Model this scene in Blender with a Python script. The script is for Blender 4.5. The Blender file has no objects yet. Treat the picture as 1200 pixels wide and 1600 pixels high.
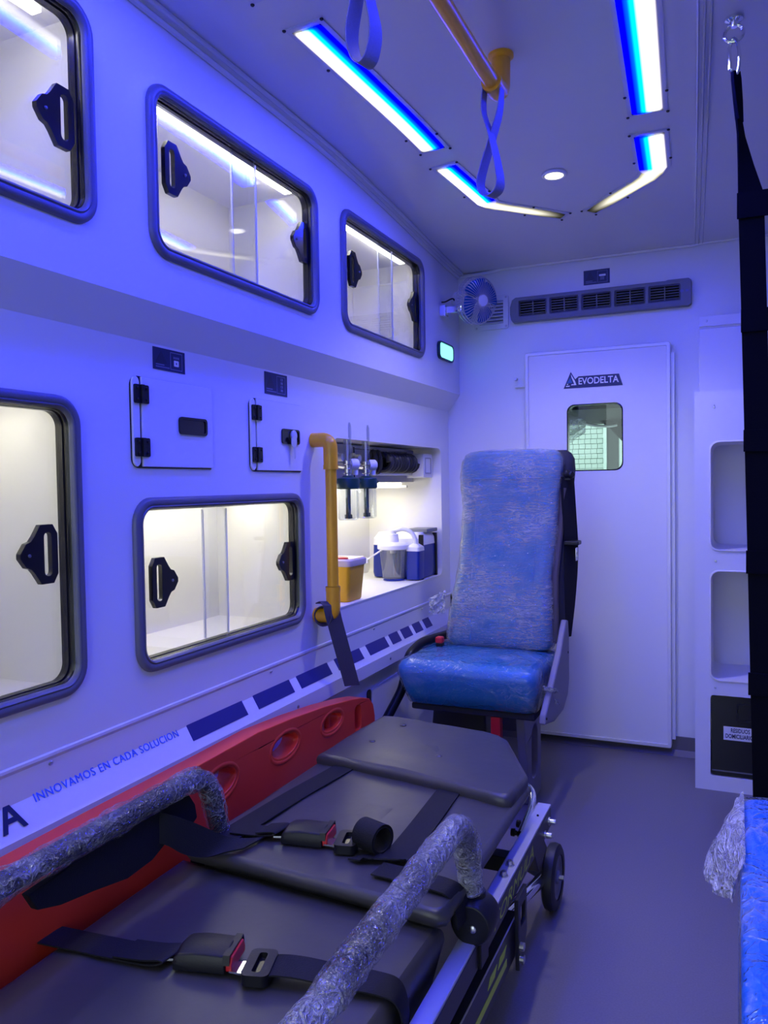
import bpy, bmesh, math, random
from mathutils import Vector, Matrix, noise
from mathutils.geometry import tessellate_polygon

SC = bpy.context.scene
COL = SC.collection
random.seed(7)
PI = math.pi

# ------------------------------------------------------------------ camera
yaw, pit, rol = math.radians(24.0296), math.radians(-1.9944), math.radians(-0.9268)
fwd = Vector((-math.sin(yaw)*math.cos(pit), math.cos(yaw)*math.cos(pit), math.sin(pit)))
rgt = Vector((math.cos(yaw), math.sin(yaw), 0))
upv = rgt.cross(fwd)
r2 = math.cos(rol)*rgt + math.sin(rol)*upv
u2 = -math.sin(rol)*rgt + math.cos(rol)*upv
cam = bpy.data.cameras.new('camera')
cam.sensor_fit = 'HORIZONTAL'; cam.sensor_width = 36.0; cam.lens = 36.0*1234.37/1200.0
cam.clip_start = 0.02
camo = bpy.data.objects.new('camera', cam); COL.objects.link(camo)
m3 = Matrix((r2, u2, -fwd)).transposed()
camo.matrix_world = Matrix.Translation((0, 0, 0.99)) @ m3.to_4x4()
SC.camera = camo

# ------------------------------------------------------------------ world, sun, exposure
W = bpy.data.worlds.new('daylight'); SC.world = W; W.use_nodes = True
bg = W.node_tree.nodes['Background']
bg.inputs[0].default_value = (0.80, 0.93, 0.98, 1); bg.inputs[1].default_value = 2.4
sun = bpy.data.lights.new('sun', 'SUN'); sun.energy = 1.2; sun.angle = 0.05; sun.color = (1, .97, .9)
suno = bpy.data.objects.new('sun', sun); COL.objects.link(suno)
suno.rotation_euler = (math.radians(50), 0, math.radians(-30))
SC.view_settings.view_transform = 'Standard'
SC.view_settings.look = 'None'
SC.view_settings.gamma = 1.0
SC.view_settings.use_curve_mapping = False
SC.view_settings.exposure = 0.08
SC.cycles.max_bounces = 10
SC.cycles.transparent_max_bounces = 24
SC.cycles.sample_clamp_indirect = 6.0
SC.cycles.caustics_reflective = False
SC.cycles.caustics_refractive = False

BLUE = 155.0      # blue LED rows of the ceiling light bars
WHITE = 4.2      # white LED rows of the ceiling light bars
LEDUP = 16.0      # LED strips inside the upper lockers
LEDLOW = 20.0     # LED strips inside the lower lockers
LEDNICHE = 5.0
SPOT = 14.0

# ------------------------------------------------------------------ materials
def newmat(name):
    m = bpy.data.materials.new(name); m.use_nodes = True
    nt = m.node_tree; nt.nodes.clear()
    out = nt.nodes.new('ShaderNodeOutputMaterial')
    return m, nt, out

def pmat(name, col, rough=.5, metal=0.0, spec=.5, var=.06, scale=18.0, bump=0.0, bscale=120.0, stretch=None, coat=0.0, trans=0.0, sheen=0.0):
    m, nt, out = newmat(name)
    b = nt.nodes.new('ShaderNodeBsdfPrincipled')
    tc = nt.nodes.new('ShaderNodeTexCoord')
    src = tc.outputs['Object']
    if stretch:
        mp = nt.nodes.new('ShaderNodeMapping'); mp.inputs['Scale'].default_value = stretch
        nt.links.new(src, mp.inputs[0]); src = mp.outputs[0]
    n = nt.nodes.new('ShaderNodeTexNoise'); n.inputs['Scale'].default_value = scale; n.inputs['Detail'].default_value = 4
    nt.links.new(src, n.inputs['Vector'])
    mr = nt.nodes.new('ShaderNodeMix'); mr.data_type = 'RGBA'
    c = Vector(col)
    mr.inputs['A'].default_value = (*(c*(1-var)), 1); mr.inputs['B'].default_value = (*[min(1, x) for x in c*(1+var)], 1)
    nt.links.new(n.outputs['Fac'], mr.inputs['Factor'])
    nt.links.new(mr.outputs['Result'], b.inputs['Base Color'])
    b.inputs['Roughness'].default_value = rough; b.inputs['Metallic'].default_value = metal
    b.inputs['Specular IOR Level'].default_value = spec
    b.inputs['Coat Weight'].default_value = coat; b.inputs['Coat Roughness'].default_value = .15
    b.inputs['Sheen Weight'].default_value = sheen
    if bump > 0:
        n2 = nt.nodes.new('ShaderNodeTexNoise'); n2.inputs['Scale'].default_value = bscale; n2.inputs['Detail'].default_value = 3
        nt.links.new(src, n2.inputs['Vector'])
        bp = nt.nodes.new('ShaderNodeBump'); bp.inputs['Strength'].default_value = bump; bp.inputs['Distance'].default_value = .004
        nt.links.new(n2.outputs['Fac'], bp.inputs['Height']); nt.links.new(bp.outputs[0], b.inputs['Normal'])
    nt.links.new(b.outputs[0], out.inputs[0])
    return m

def schlick(nt, f0=.04, normal=None):
    """view-angle reflectance that is the same from both sides of a thin sheet"""
    g = nt.nodes.new('ShaderNodeNewGeometry')
    d = nt.nodes.new('ShaderNodeVectorMath'); d.operation = 'DOT_PRODUCT'
    nt.links.new(g.outputs['Incoming'], d.inputs[0]); nt.links.new(normal if normal else g.outputs['Normal'], d.inputs[1])
    def mth(op, a, b):
        n = nt.nodes.new('ShaderNodeMath'); n.operation = op; n.use_clamp = op == 'SUBTRACT'
        for i, x in enumerate((a, b)):
            if x is None: continue
            if isinstance(x, (int, float)): n.inputs[i].default_value = x
            else: nt.links.new(x, n.inputs[i])
        return n.outputs[0]
    a = mth('ABSOLUTE', d.outputs['Value'], None); o = mth('SUBTRACT', 1.0, a); p = mth('POWER', o, 5.0)
    q = mth('MULTIPLY', p, 1-f0); return mth('ADD', q, f0)

def glassmat(name, tint=(.97, .98, .98), ior=1.5, rough=0.0, extra=0.0):
    m, nt, out = newmat(name)
    t = nt.nodes.new('ShaderNodeBsdfTransparent'); t.inputs[0].default_value = (*tint, 1)
    g = nt.nodes.new('ShaderNodeBsdfGlossy'); g.inputs['Roughness'].default_value = rough
    ad = nt.nodes.new('ShaderNodeMath'); ad.operation = 'ADD'; ad.inputs[1].default_value = extra; ad.use_clamp = True
    mx = nt.nodes.new('ShaderNodeMixShader')
    nt.links.new(schlick(nt, .04), ad.inputs[0]); nt.links.new(ad.outputs[0], mx.inputs[0])
    nt.links.new(t.outputs[0], mx.inputs[1]); nt.links.new(g.outputs[0], mx.inputs[2])
    nt.links.new(mx.outputs[0], out.inputs[0])
    return m

def filmmat(name, scale=(9, 9, 30), lo=.05, hi=.75, bump=.9, patch=(.35, .62), clear=(.97, .98, 1.0), rot=(.1, .18, .1), sharp=7.0, f0=.07):
    """crumpled clear stretch film: clear and glossy, whitish along its fine folds"""
    m, nt, out = newmat(name)
    L = nt.links.new
    tc = nt.nodes.new('ShaderNodeTexCoord'); mp = nt.nodes.new('ShaderNodeMapping')
    mp.inputs['Scale'].default_value = scale; mp.inputs['Rotation'].default_value = rot
    L(tc.outputs['Object'], mp.inputs[0])
    def mth(op, a, b=None, clamp=False):
        n = nt.nodes.new('ShaderNodeMath'); n.operation = op; n.use_clamp = clamp
        for i, x in enumerate((a, b)):
            if x is None: continue
            if isinstance(x, (int, float)): n.inputs[i].default_value = x
            else: L(x, n.inputs[i])
        return n.outputs[0]
    def ns(sc, det, dist):
        n = nt.nodes.new('ShaderNodeTexNoise'); n.inputs['Scale'].default_value = sc; n.inputs['Detail'].default_value = det; n.inputs['Distortion'].default_value = dist
        L(mp.outputs[0], n.inputs['Vector']); return n.outputs['Fac']
    def ridge(sc, det, dist, p):
        n = ns(sc, det, dist)
        return mth('POWER', mth('SUBTRACT', 1.0, mth('ABSOLUTE', mth('MULTIPLY', mth('SUBTRACT', n, .5), 4.0)), True), p)
    r1, r2 = ridge(1.0, 2, .9, sharp), ridge(2.7, 2, 1.3, sharp)
    mr = nt.nodes.new('ShaderNodeMapRange'); mr.inputs['From Min'].default_value = patch[0]; mr.inputs['From Max'].default_value = patch[1]
    n0 = nt.nodes.new('ShaderNodeTexNoise'); n0.inputs['Scale'].default_value = 6.0; n0.inputs['Detail'].default_value = 2; L(tc.outputs['Object'], n0.inputs['Vector'])
    L(n0.outputs['Fac'], mr.inputs['Value'])
    k = mth('MULTIPLY', mth('MAXIMUM', r1, mth('MULTIPLY', r2, .8)), mr.outputs[0])
    fac = mth('ADD', mth('MULTIPLY', k, hi-lo), mth('MULTIPLY', mr.outputs[0], lo), True)
    t = nt.nodes.new('ShaderNodeBsdfTransparent'); t.inputs[0].default_value = (*clear, 1)
    b = nt.nodes.new('ShaderNodeBsdfPrincipled'); b.inputs['Base Color'].default_value = (.85, .87, .9, 1)
    b.inputs['Roughness'].default_value = .18; b.inputs['Specular IOR Level'].default_value = .8
    h = mth('ADD', mth('ADD', r1, mth('MULTIPLY', r2, .5)), mth('MULTIPLY', ns(5.0, 3, .5), .6))
    bp = nt.nodes.new('ShaderNodeBump'); bp.inputs['Strength'].default_value = bump; bp.inputs['Distance'].default_value = .006
    L(h, bp.inputs['Height']); L(bp.outputs[0], b.inputs['Normal'])
    g = nt.nodes.new('ShaderNodeBsdfGlossy'); g.inputs['Roughness'].default_value = .13; L(bp.outputs[0], g.inputs['Normal'])
    mx1 = nt.nodes.new('ShaderNodeMixShader'); L(schlick(nt, f0, bp.outputs[0]), mx1.inputs[0]); L(t.outputs[0], mx1.inputs[1]); L(g.outputs[0], mx1.inputs[2])
    mx = nt.nodes.new('ShaderNodeMixShader'); L(fac, mx.inputs[0]); L(mx1.outputs[0], mx.inputs[1]); L(b.outputs[0], mx.inputs[2])
    L(mx.outputs[0], out.inputs[0])
    return m

def emat(name, col, strength):
    m, nt, out = newmat(name)
    e = nt.nodes.new('ShaderNodeEmission'); e.inputs[0].default_value = (*col, 1); e.inputs[1].default_value = strength
    nt.links.new(e.outputs[0], out.inputs[0]); return m

def barmat(name):
    """light bar diffuser: UV u runs from the blue LED row to the white LED row, v = how much blue row there is"""
    m, nt, out = newmat(name)
    uv = nt.nodes.new('ShaderNodeUVMap'); uv.uv_map = 'bar'
    sp = nt.nodes.new('ShaderNodeSeparateXYZ'); nt.links.new(uv.outputs[0], sp.inputs[0])
    def ramp(stops):
        r = nt.nodes.new('ShaderNodeValToRGB'); cr = r.color_ramp
        while len(cr.elements) < len(stops): cr.elements.new(.5)
        for e, (p, c) in zip(cr.elements, stops): e.position = p; e.color = (*c, 1)
        nt.links.new(sp.outputs[0], r.inputs[0]); return r
    rb = ramp([(0, (0, 0, .004)), (.06, (0, 0, .03)), (.16, (.0, .0, .6)), (.28, (.0, .0012, 1)), (.40, (.0, .010, .9)), (.54, (0.0, .012, .35)), (.66, (0, 0, 0)), (1, (0, 0, 0))])
    rw = ramp([(0, (0, 0, 0)), (.44, (0, 0, 0)), (.6, (.6, .7, .75)), (.74, (1, 1, 1)), (.88, (.9, .88, .95)), (.95, (.30, .28, .36)), (1, (.03, .028, .05))])
    rd = ramp([(0, (.15, .14, .10)), (.3, (.7, .66, .52)), (.5, (1, .95, .78)), (.72, (.7, .66, .52)), (1, (.12, .11, .09))])
    def sc(c, s):
        v = nt.nodes.new('ShaderNodeVectorMath'); v.operation = 'SCALE'; v.inputs['Scale'].default_value = s
        nt.links.new(c.outputs[0], v.inputs[0]); return v
    uv2 = nt.nodes.new('ShaderNodeUVMap'); uv2.uv_map = 'fade'; sp2 = nt.nodes.new('ShaderNodeSeparateXYZ'); nt.links.new(uv2.outputs[0], sp2.inputs[0])
    ad = nt.nodes.new('ShaderNodeVectorMath'); ad.operation = 'ADD'
    nt.links.new(sc(rb, BLUE).outputs[0], ad.inputs[0]); nt.links.new(sc(rw, WHITE).outputs[0], ad.inputs[1])
    mx = nt.nodes.new('ShaderNodeMix'); mx.data_type = 'VECTOR'
    nt.links.new(sp.outputs[1], mx.inputs['Factor'])
    nt.links.new(sc(rd, WHITE*.55).outputs[0], mx.inputs[4]); nt.links.new(ad.outputs[0], mx.inputs[5])
    e = nt.nodes.new('ShaderNodeEmission'); nt.links.new(mx.outputs[1], e.inputs[0]); nt.links.new(sp2.outputs[0], e.inputs[1])
    nt.links.new(e.outputs[0], out.inputs[0]); return m

M = dict(
    wall=pmat('white_laminate', (.80, .80, .80), .32, spec=.45, var=.015, scale=6, bump=.02, bscale=40),
    wallright=pmat('darkened_side_wall', (.30, .30, .31), .45, var=.03),  # unseen right wall, darkened to cut light bounced onto the left wall
    ceil=pmat('gelcoat_ceiling', (.66, .66, .67), .26, var=.02, scale=3, bump=.03, bscale=8),
    back=pmat('gelcoat_wall', (.78, .79, .78), .3, var=.02, scale=4, bump=.03, bscale=10),
    floor=pmat('vinyl_floor', (.18, .165, .18), .42, var=.18, scale=260, bump=.05, bscale=300),
    skirt=pmat('dark_skirting', (.10, .09, .11), .45),
    rubber=pmat('grey_rubber_frame', (.14, .14, .17), .38, var=.08),
    gasket=pmat('black_gasket', (.008, .008, .010), .25),
    black=pmat('black_plastic', (.008, .008, .012), .38, spec=.35, bump=.06, bscale=400),
    blackgloss=pmat('black_gloss', (.006, .006, .008), .18),
    locker=pmat('locker_inside', (.83, .82, .78), .45, var=.02, scale=5),
    glass=glassmat('acrylic_pane', extra=.045), doorglass=glassmat('door_glass', (.90, .97, .95)),
    clear=glassmat('clear_plastic', (.84, .87, .90), extra=.17, rough=.05),
    edge=pmat('pane_edge_glint', (.75, .78, .78), .2),
    yellow=pmat('yellow_pvc', (.95, .46, .010), .3, var=.05, bump=.03, bscale=200),
    strapgrey=pmat('grey_webbing', (.075, .07, .095), .75, var=.12, scale=300, bump=.25, bscale=500),
    strapceil=pmat('ceiling_strap', (.24, .23, .30), .7, var=.12, scale=300, bump=.25, bscale=500),
    web=pmat('black_webbing', (.010, .010, .014), .7, spec=.25, var=.2, scale=400, bump=.3, bscale=600),
    net=pmat('net_webbing', (.0035, .0035, .006), .85, spec=.1, var=.2, scale=300, bump=.2, bscale=500),
    vinyl=pmat('black_vinyl', (.052, .049, .050), .36, var=.12, scale=8, bump=.14, bscale=26),
    red=pmat('red_polyethylene', (.80, .055, .028), .36, var=.06, scale=12, bump=.04, bscale=300),
    redbtn=pmat('red_button', (.65, .02, .03), .3),
    alu=pmat('brushed_aluminium', (.62, .62, .65), .33, metal=.25, var=.04, scale=40, stretch=(30, 1, 30)),
    chrome=pmat('chrome', (.85, .85, .86), .1, metal=1, var=.02),
    steel=pmat('zinc_steel', (.6, .6, .62), .3, metal=1, var=.1),
    frame=pmat('black_frame', (.018, .018, .022), .4, bump=.05, bscale=300),
    decal=pmat('yellow_green_decal', (.52, .66, .05), .5),
    rubbert=pmat('tyre_rubber', (.015, .015, .017), .5),
    foam=pmat('dark_tube_grip', (.02, .022, .04), .5),
    seat=pmat('blue_vinyl_seat', (.003, .17, .42), .38, var=.08, bump=.06, bscale=60),
    bench=pmat('blue_vinyl_bench', (.004, .20, .80), .35, var=.08, bump=.05, bscale=60),
    seatside=pmat('grey_seat_plastic', (.20, .19, .24), .5, bump=.06, bscale=400),
    seatdark=pmat('dark_seat_fabric', (.018, .018, .03), .8),
    piping=pmat('brown_grey_piping', (.10, .08, .08), .6),
    film=filmmat('stretch_film', scale=(17, 17, 85), lo=.16, hi=.60, patch=(.30, .62), rot=(.05, .20, .0), sharp=4.0, f0=.10),
    filmtube=filmmat('tube_film', scale=(30, 30, 30), lo=.02, hi=.85, patch=(.44, .66), sharp=7.0, f0=.14, bump=1.0),
    filmtube2=filmmat('tube_film_sheen', scale=(34, 26, 34), lo=.20, hi=.80, patch=(.34, .60), sharp=5.0, f0=.22, bump=1.0),  # same film whitened in place of light reflected along the right handle
    filmbench=filmmat('bench_film', scale=(12, 9, 22), lo=.04, hi=.38, patch=(.45, .75), bump=.5, sharp=9.0),
    filmloose=filmmat('loose_film', scale=(30, 18, 26), lo=.22, hi=.9, patch=(.2, .5), sharp=4.0, f0=.14),
    acgrey=pmat('ac_grey', (.17, .18, .19), .42, bump=.05, bscale=400),
    louver=pmat('white_louver', (.72, .73, .74), .4),
    doorw=pmat('door_white', (.80, .80, .82), .34, var=.015, scale=5),
    alutrim=pmat('door_trim', (.74, .74, .78), .35, metal=.15),
    navy=pmat('navy_print', (.008, .016, .085), .4, var=.02),
    navy2=pmat('navy_print_dark', (.006, .010, .05), .4, var=.02),
    blueprint=pmat('blue_print', (.02, .12, .34), .4, var=.02),
    bluetext=pmat('blue_lettering', (.03, .14, .80), .5, var=.02),
    whiteprint=pmat('white_print', (.80, .80, .85), .5, var=.02),
    dimprint=pmat('dim_print', (.16, .18, .32), .5, var=.02),
    redprint=pmat('red_print', (.6, .05, .05), .5, var=.02),
    label=pmat('white_label', (.80, .80, .80), .5, var=.02),
    fanblade=pmat('blue_fan_blade', (.005, .10, .42), .3),
    wire=pmat('fan_wire', (.55, .55, .6), .3, metal=.6),
    bluebody=pmat('blue_device_plastic', (.004, .022, .26), .35),
    whitep=pmat('white_plastic', (.78, .78, .80), .35),
    green=pmat('green_cap', (.003, .045, .040), .35),
    stem=pmat('dark_stem', (.02, .06, .06), .4),
    sharps=pmat('yellow_sharps', (.95, .52, .01), .4),
    sharplid=pmat('clear_pink_lid', (.80, .66, .60), .35),
    panelgrey=pmat('grey_panel', (.40, .40, .44), .4),
    brick=pmat('white_brick', (.44, .53, .48), .8, var=.06, scale=14),
    mortar=pmat('grey_mortar', (.17, .21, .19), .9),
    darkcab=pmat('cab_dark', (.010, .010, .010), .7, var=.1),
    post=pmat('dark_post', (.018, .026, .024), .7, var=.25, scale=9),
    whitepost=pmat('white_post', (.50, .60, .55), .6),
    teal=emat('teal_lens', (.25, 1.0, .92), 1.6),
    ledup=emat('locker_led', (1, .96, .88), LEDUP),
    ledlow=emat('lower_locker_led', (1, .95, .80), LEDLOW),
    ledniche=emat('niche_led', (1, .95, .78), LEDNICHE),
    spot=emat('spot_lens', (1, .97, .88), 3.5),
    bar=barmat('light_bar_diffuser'),
    barplate=pmat('light_bar_plate', (.55, .55, .62), .25),
    grille=pmat('duct_grille', (.010, .010, .16), .45),
)

# ------------------------------------------------------------------ mesh helpers
class MB:
    def __init__(s): s.v = []; s.f = []; s.uv = {}
    def add(s, vs, fs):
        o = len(s.v); s.v += [tuple(v) for v in vs]; s.f += [tuple(i+o for i in f) for f in fs]; return s
    def box(s, x0, x1, y0, y1, z0, z1, mat=None):
        vs = [Vector((x, y, z)) for x in (x0, x1) for y in (y0, y1) for z in (z0, z1)]
        if mat: vs = [mat @ v for v in vs]
        return s.add(vs, [(0, 1, 3, 2), (4, 6, 7, 5), (0, 4, 5, 1), (2, 3, 7, 6), (0, 2, 6, 4), (1, 5, 7, 3)])
    def plate(s, outer, holes, mp, w0, w1):
        loops = [outer] + list(holes)
        flat = [p for l in loops for p in l]
        tris = tessellate_polygon([[Vector((p[0], p[1], 0)) for p in l] for l in loops])
        n = len(flat); vs = [mp(p[0], p[1], w0) for p in flat] + [mp(p[0], p[1], w1) for p in flat]
        fs = []
        for t in tris:
            fs.append((t[0], t[1], t[2])); fs.append((t[2]+n, t[1]+n, t[0]+n))
        o = 0
        for l in loops:
            k = len(l)
            for i in range(k):
                a, b = o+i, o+(i+1) % k
                fs.append((a, b, b+n, a+n))
            o += k
        return s.add(vs, fs)
    def sheet(s, outer, holes, mp, w=0):
        loops = [outer] + list(holes); flat = [p for l in loops for p in l]
        tris = tessellate_polygon([[Vector((p[0], p[1], 0)) for p in l] for l in loops])
        return s.add([mp(p[0], p[1], w) for p in flat], [tuple(t) for t in tris])
    def loft(s, rings, closed=True, cap0=False, cap1=False, loop=False):
        n = len(rings[0]); vs = [p for r in rings for p in r]; fs = []
        R = len(rings)
        for i in range(R if loop else R-1):
            j = (i+1) % R
            for k in range(n if closed else n-1):
                l = (k+1) % n
                fs.append((i*n+k, i*n+l, j*n+l, j*n+k))
        if cap0: fs.append(tuple(reversed(range(n))))
        if cap1: fs.append(tuple((R-1)*n+k for k in range(n)))
        return s.add(vs, fs)
    def tube(s, path, r, n=12, caps=True, jitter=0.0, loop=False):
        P = [Vector(p) for p in path]; rings = []
        nrm = None
        for i, p in enumerate(P):
            if loop: t = P[(i+1) % len(P)] - P[i-1]
            else: t = (P[min(i+1, len(P)-1)] - P[max(i-1, 0)])
            t.normalize()
            if nrm is None:
                a = Vector((0, 0, 1)) if abs(t.z) < .9 else Vector((1, 0, 0))
                nrm = (a - t*a.dot(t)).normalized()
            else: nrm = (nrm - t*nrm.dot(t)).normalized()
            b = t.cross(nrm)
            rr = r[i] if isinstance(r, (list, tuple)) else r
            ring = []
            for k in range(n):
                an = 2*PI*k/n; q = rr
                if jitter:
                    q = rr*(1 + jitter*noise.noise((p + nrm*math.cos(an)*.03 + b*math.sin(an)*.03)*38)) + jitter*.004*abs(noise.noise(p*90))
                ring.append(p + nrm*math.cos(an)*q + b*math.sin(an)*q)
            rings.append(ring)
        return s.loft(rings, True, caps and not loop, caps and not loop, loop)
    def lathe(s, prof, org, axis=(0, 0, 1), n=24, cap=True):
        ax = Vector(axis).normalized(); a = Vector((0, 0, 1)) if abs(ax.z) < .9 else Vector((1, 0, 0))
        e1 = (a - ax*a.dot(ax)).normalized(); e2 = ax.cross(e1); o = Vector(org)
        rings = [[o + ax*h + e1*math.cos(2*PI*k/n)*r + e2*math.sin(2*PI*k/n)*r for k in range(n)] for r, h in prof]
        return s.loft(rings, True, cap, cap)
    def ribbon(s, path, wv, t, up=None):
        """strap: path points, width vector (one or one each), thickness t"""
        P = [Vector(p) for p in path]; rings = []
        for i, p in enumerate(P):
            w = Vector(wv[i] if isinstance(wv[0], (tuple, list, Vector)) else wv)
            tg = (P[min(i+1, len(P)-1)] - P[max(i-1, 0)]).normalized()
            nn = tg.cross(w).normalized()*(t/2)
            rings.append([p - w*.5 - nn, p + w*.5 - nn, p + w*.5 + nn, p - w*.5 + nn])
        return s.loft(rings, True, True, True)
    def build(s, name, mat, parent=None, smooth=True, angle=38, bevel=0.0, seg=2, subsurf=0):
        me = bpy.data.meshes.new(name); me.from_pydata(s.v, [], s.f); me.validate()
        bm = bmesh.new(); bm.from_mesh(me); bmesh.ops.recalc_face_normals(bm, faces=bm.faces); bm.to_mesh(me); bm.free()
        if smooth:
            me.polygons.foreach_set('use_smooth', [True]*len(me.polygons))
            me.set_sharp_from_angle(angle=math.radians(angle))
        me.materials.append(mat)
        o = bpy.data.objects.new(name, me); COL.objects.link(o)
        if bevel:
            b = o.modifiers.new('bevel', 'BEVEL'); b.width = bevel; b.segments = seg; b.limit_method = 'ANGLE'; b.angle_limit = math.radians(35); b.harden_normals = bool(smooth)
        if subsurf:
            b = o.modifiers.new('sub', 'SUBSURF'); b.levels = subsurf; b.render_levels = subsurf
        if parent is not None:
            o.parent = parent
            loc = parent.location if parent.type == 'EMPTY' else Vector((0, 0, 0))
            o.matrix_parent_inverse = Matrix.Translation(-loc)
        return o

def tag(o, label, cat=None, group=None):
    o['label'] = label
    if cat: o['category'] = cat
    if group: o['group'] = group
    return o
def thing(name, loc, label, cat, group=None):
    o = bpy.data.objects.new(name, None); COL.objects.link(o); o.location = loc; o.empty_display_size = .05
    return tag(o, label, cat, group)
def struct(o): o['kind'] = 'structure'; return o
def rr(a0, a1, b0, b1, r, n=6):
    pts = []
    for ca, cb, s in ((a1-r, b0+r, -PI/2), (a1-r, b1-r, 0), (a0+r, b1-r, PI/2), (a0+r, b0+r, PI)):
        for k in range(n+1):
            an = s + (PI/2)*k/n; pts.append((ca + r*math.cos(an), cb + r*math.sin(an)))
    return pts
def rect(a0, a1, b0, b1): return [(a0, b0), (a1, b0), (a1, b1), (a0, b1)]
def mx_left(x): return lambda u, v, w: (x + w, u, v)       # u=y v=z, w out of the left wall into the room
def mx_back(y): return lambda u, v, w: (u, y - w, v)       # u=x v=z, w out of the back wall into the room
def mx_top(z): return lambda u, v, w: (u, v, z + w)
def bez(pts, n=10):
    """Catmull-Rom through points"""
    P = [Vector(p) for p in pts]; out = []
    for i in range(len(P)-1):
        p0, p1, p2, p3 = P[max(i-1, 0)], P[i], P[i+1], P[min(i+2, len(P)-1)]
        for k in range(n):
            t = k/n
            out.append(.5*((2*p1) + (p2-p0)*t + (2*p0-5*p1+4*p2-p3)*t*t + (3*p1-p0-3*p2+p3)*t**3))
    out.append(P[-1]); return out
def fillet(pts, r, n=6):
    P = [Vector(p) for p in pts]; out = [P[0]]
    for i in range(1, len(P)-1):
        a = (P[i-1]-P[i]); b = (P[i+1]-P[i]); ra = min(r, a.length*.49, b.length*.49)
        A = P[i] + a.normalized()*ra; B = P[i] + b.normalized()*ra
        for k in range(n+1):
            t = k/n; out.append(A*(1-t)**2 + P[i]*2*t*(1-t) + B*t*t)
    out.append(P[-1]); return out
def dense(path, step):
    P = [Vector(p) for p in path]; out = [P[0]]
    for a, b in zip(P, P[1:]):
        k = max(1, int((b-a).length/step))
        for i in range(1, k+1): out.append(a.lerp(b, i/k))
    return out
def text(name, body, size, mat, origin, ux, uy, depth=.0006, parent=None, align='LEFT', xscale=1.0, bold=0.0, shear=0.0, spacing=1.0):
    cu = bpy.data.curves.new(name, 'FONT'); cu.body = body; cu.size = size; cu.extrude = depth/2; cu.align_x = align
    cu.offset = bold; cu.shear = shear; cu.space_character = spacing; cu.resolution_u = 3
    tmp = bpy.data.objects.new(name+'_tmp', cu); COL.objects.link(tmp)
    dg = bpy.context.evaluated_depsgraph_get()
    me = bpy.data.meshes.new_from_object(tmp.evaluated_get(dg)); COL.objects.unlink(tmp); bpy.data.objects.remove(tmp)
    ux = Vector(ux).normalized(); uy = Vector(uy).normalized(); un = ux.cross(uy)
    o3 = Vector(origin)
    for v in me.vertices: v.co = o3 + ux*(v.co.x*xscale) + uy*v.co.y + un*v.co.z
    me.materials.clear(); me.materials.append(mat); me.name = name
    o = bpy.data.objects.new(name, me); COL.objects.link(o)
    if parent is not None:
        o.parent = parent; loc = parent.location if parent.type == 'EMPTY' else Vector((0, 0, 0))
        o.matrix_parent_inverse = Matrix.Translation(-loc)
    return o
def screw(parent, p, axis, r=.0045, mat='steel', name='screw'):
    b = MB(); b.lathe([(r, 0), (r, .0015), (r*.7, .003), (0.0004, .0032)], p, axis, 10); return b.build(name, M[mat], parent)

# ------------------------------------------------------------------ room shell
XL, XU = -1.05, -1.0            # lower wall plane, upper locker plane
XOUT, XR, YB, YR = -1.42, .66, 3.0, -.9
def zc(y):
    t = min(1, max(0, (y-1.75)/1.25)); t = t*t*(3-2*t)*.6 + t*t*.4
    return 1.888 - .078*t

b = MB(); b.box(XOUT-.03, XR+.03, YR-.03, YB+.08, -.04, 0); struct(b.build('floor', M['floor'], smooth=False))
b = MB()
ys = [YR-.03] + [1.6 + .1*i for i in range(15)] + [3.06]
b.loft([[(XOUT-.03, y, zc(y)), (XR+.03, y, zc(y)), (XR+.03, y, zc(y)+.05), (XOUT-.03, y, zc(y)+.05)] for y in ys], True, True, True)
struct(b.build('ceiling', M['ceil']))
# lockers in the left wall: outer frame rectangles (y0, y1, z0, z1)
UP = [(.42, 1.052, 1.43, 1.800), (1.185, 1.838, 1.428, 1.757), (1.973, 2.606, 1.424, 1.766)]
LOW = [(.45, 1.049, .635, 1.151), (1.176, 1.822, .628, .972)]
NICHE = (2.0, 2.902, .636, 1.126)
ins = .013
b = MB()
b.sheet(rect(YR, YB, 1.34, 1.92), [rr(y0+ins, y1-ins, z0+ins, z1-ins, .034) for y0, y1, z0, z1 in UP], mx_left(XU))
b.add([(XU, YR, 1.34), (XU, YB, 1.34), (XL, YB, 1.275), (XL, YR, 1.275)], [(0, 1, 2, 3)])
b.sheet(rect(YR, YB, .548, 1.275), [rr(y0+ins, y1-ins, z0+ins, z1-ins, .034) for y0, y1, z0, z1 in LOW] + [rr(*NICHE, .03)], mx_left(XL))
b.add([(XL, YR, 0), (XL, YB, 0), (XL, YB, .402), (XL, YR, .402)], [(0, 1, 2, 3)])
b.add([(XOUT, YR, -.02), (XOUT, YB, -.02), (XOUT, YB, 1.95), (XOUT, YR, 1.95)], [(0, 1, 2, 3)])
wl = struct(b.build('wall_left', M['wall'], angle=25))
DW = (-.572, -.373, 1.029, 1.273)          # window in the partition door
b = MB()
b.plate(rect(XOUT-.03, XR+.03, -.02, 1.95), [rect(DW[0]-.02, DW[1]+.02, DW[2]-.02, DW[3]+.02)], mx_back(YB), 0, -.04)
struct(b.build('wall_back', M['back'], smooth=False))
b = MB(); b.box(XR, XR+.03, YR, YB, 0, 1.93); struct(b.build('wall_right', M['wallright'], smooth=False))
b = MB(); b.plate(rect(XOUT, XR, 0, 1.93), [rect(-1.0, .16, .02, 1.82)], mx_back(YR), 0, .03); struct(b.build('wall_rear', M['wall'], smooth=False))   # unseen rear wall, doorway opened and shifted left to admit daylight as fill
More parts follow.
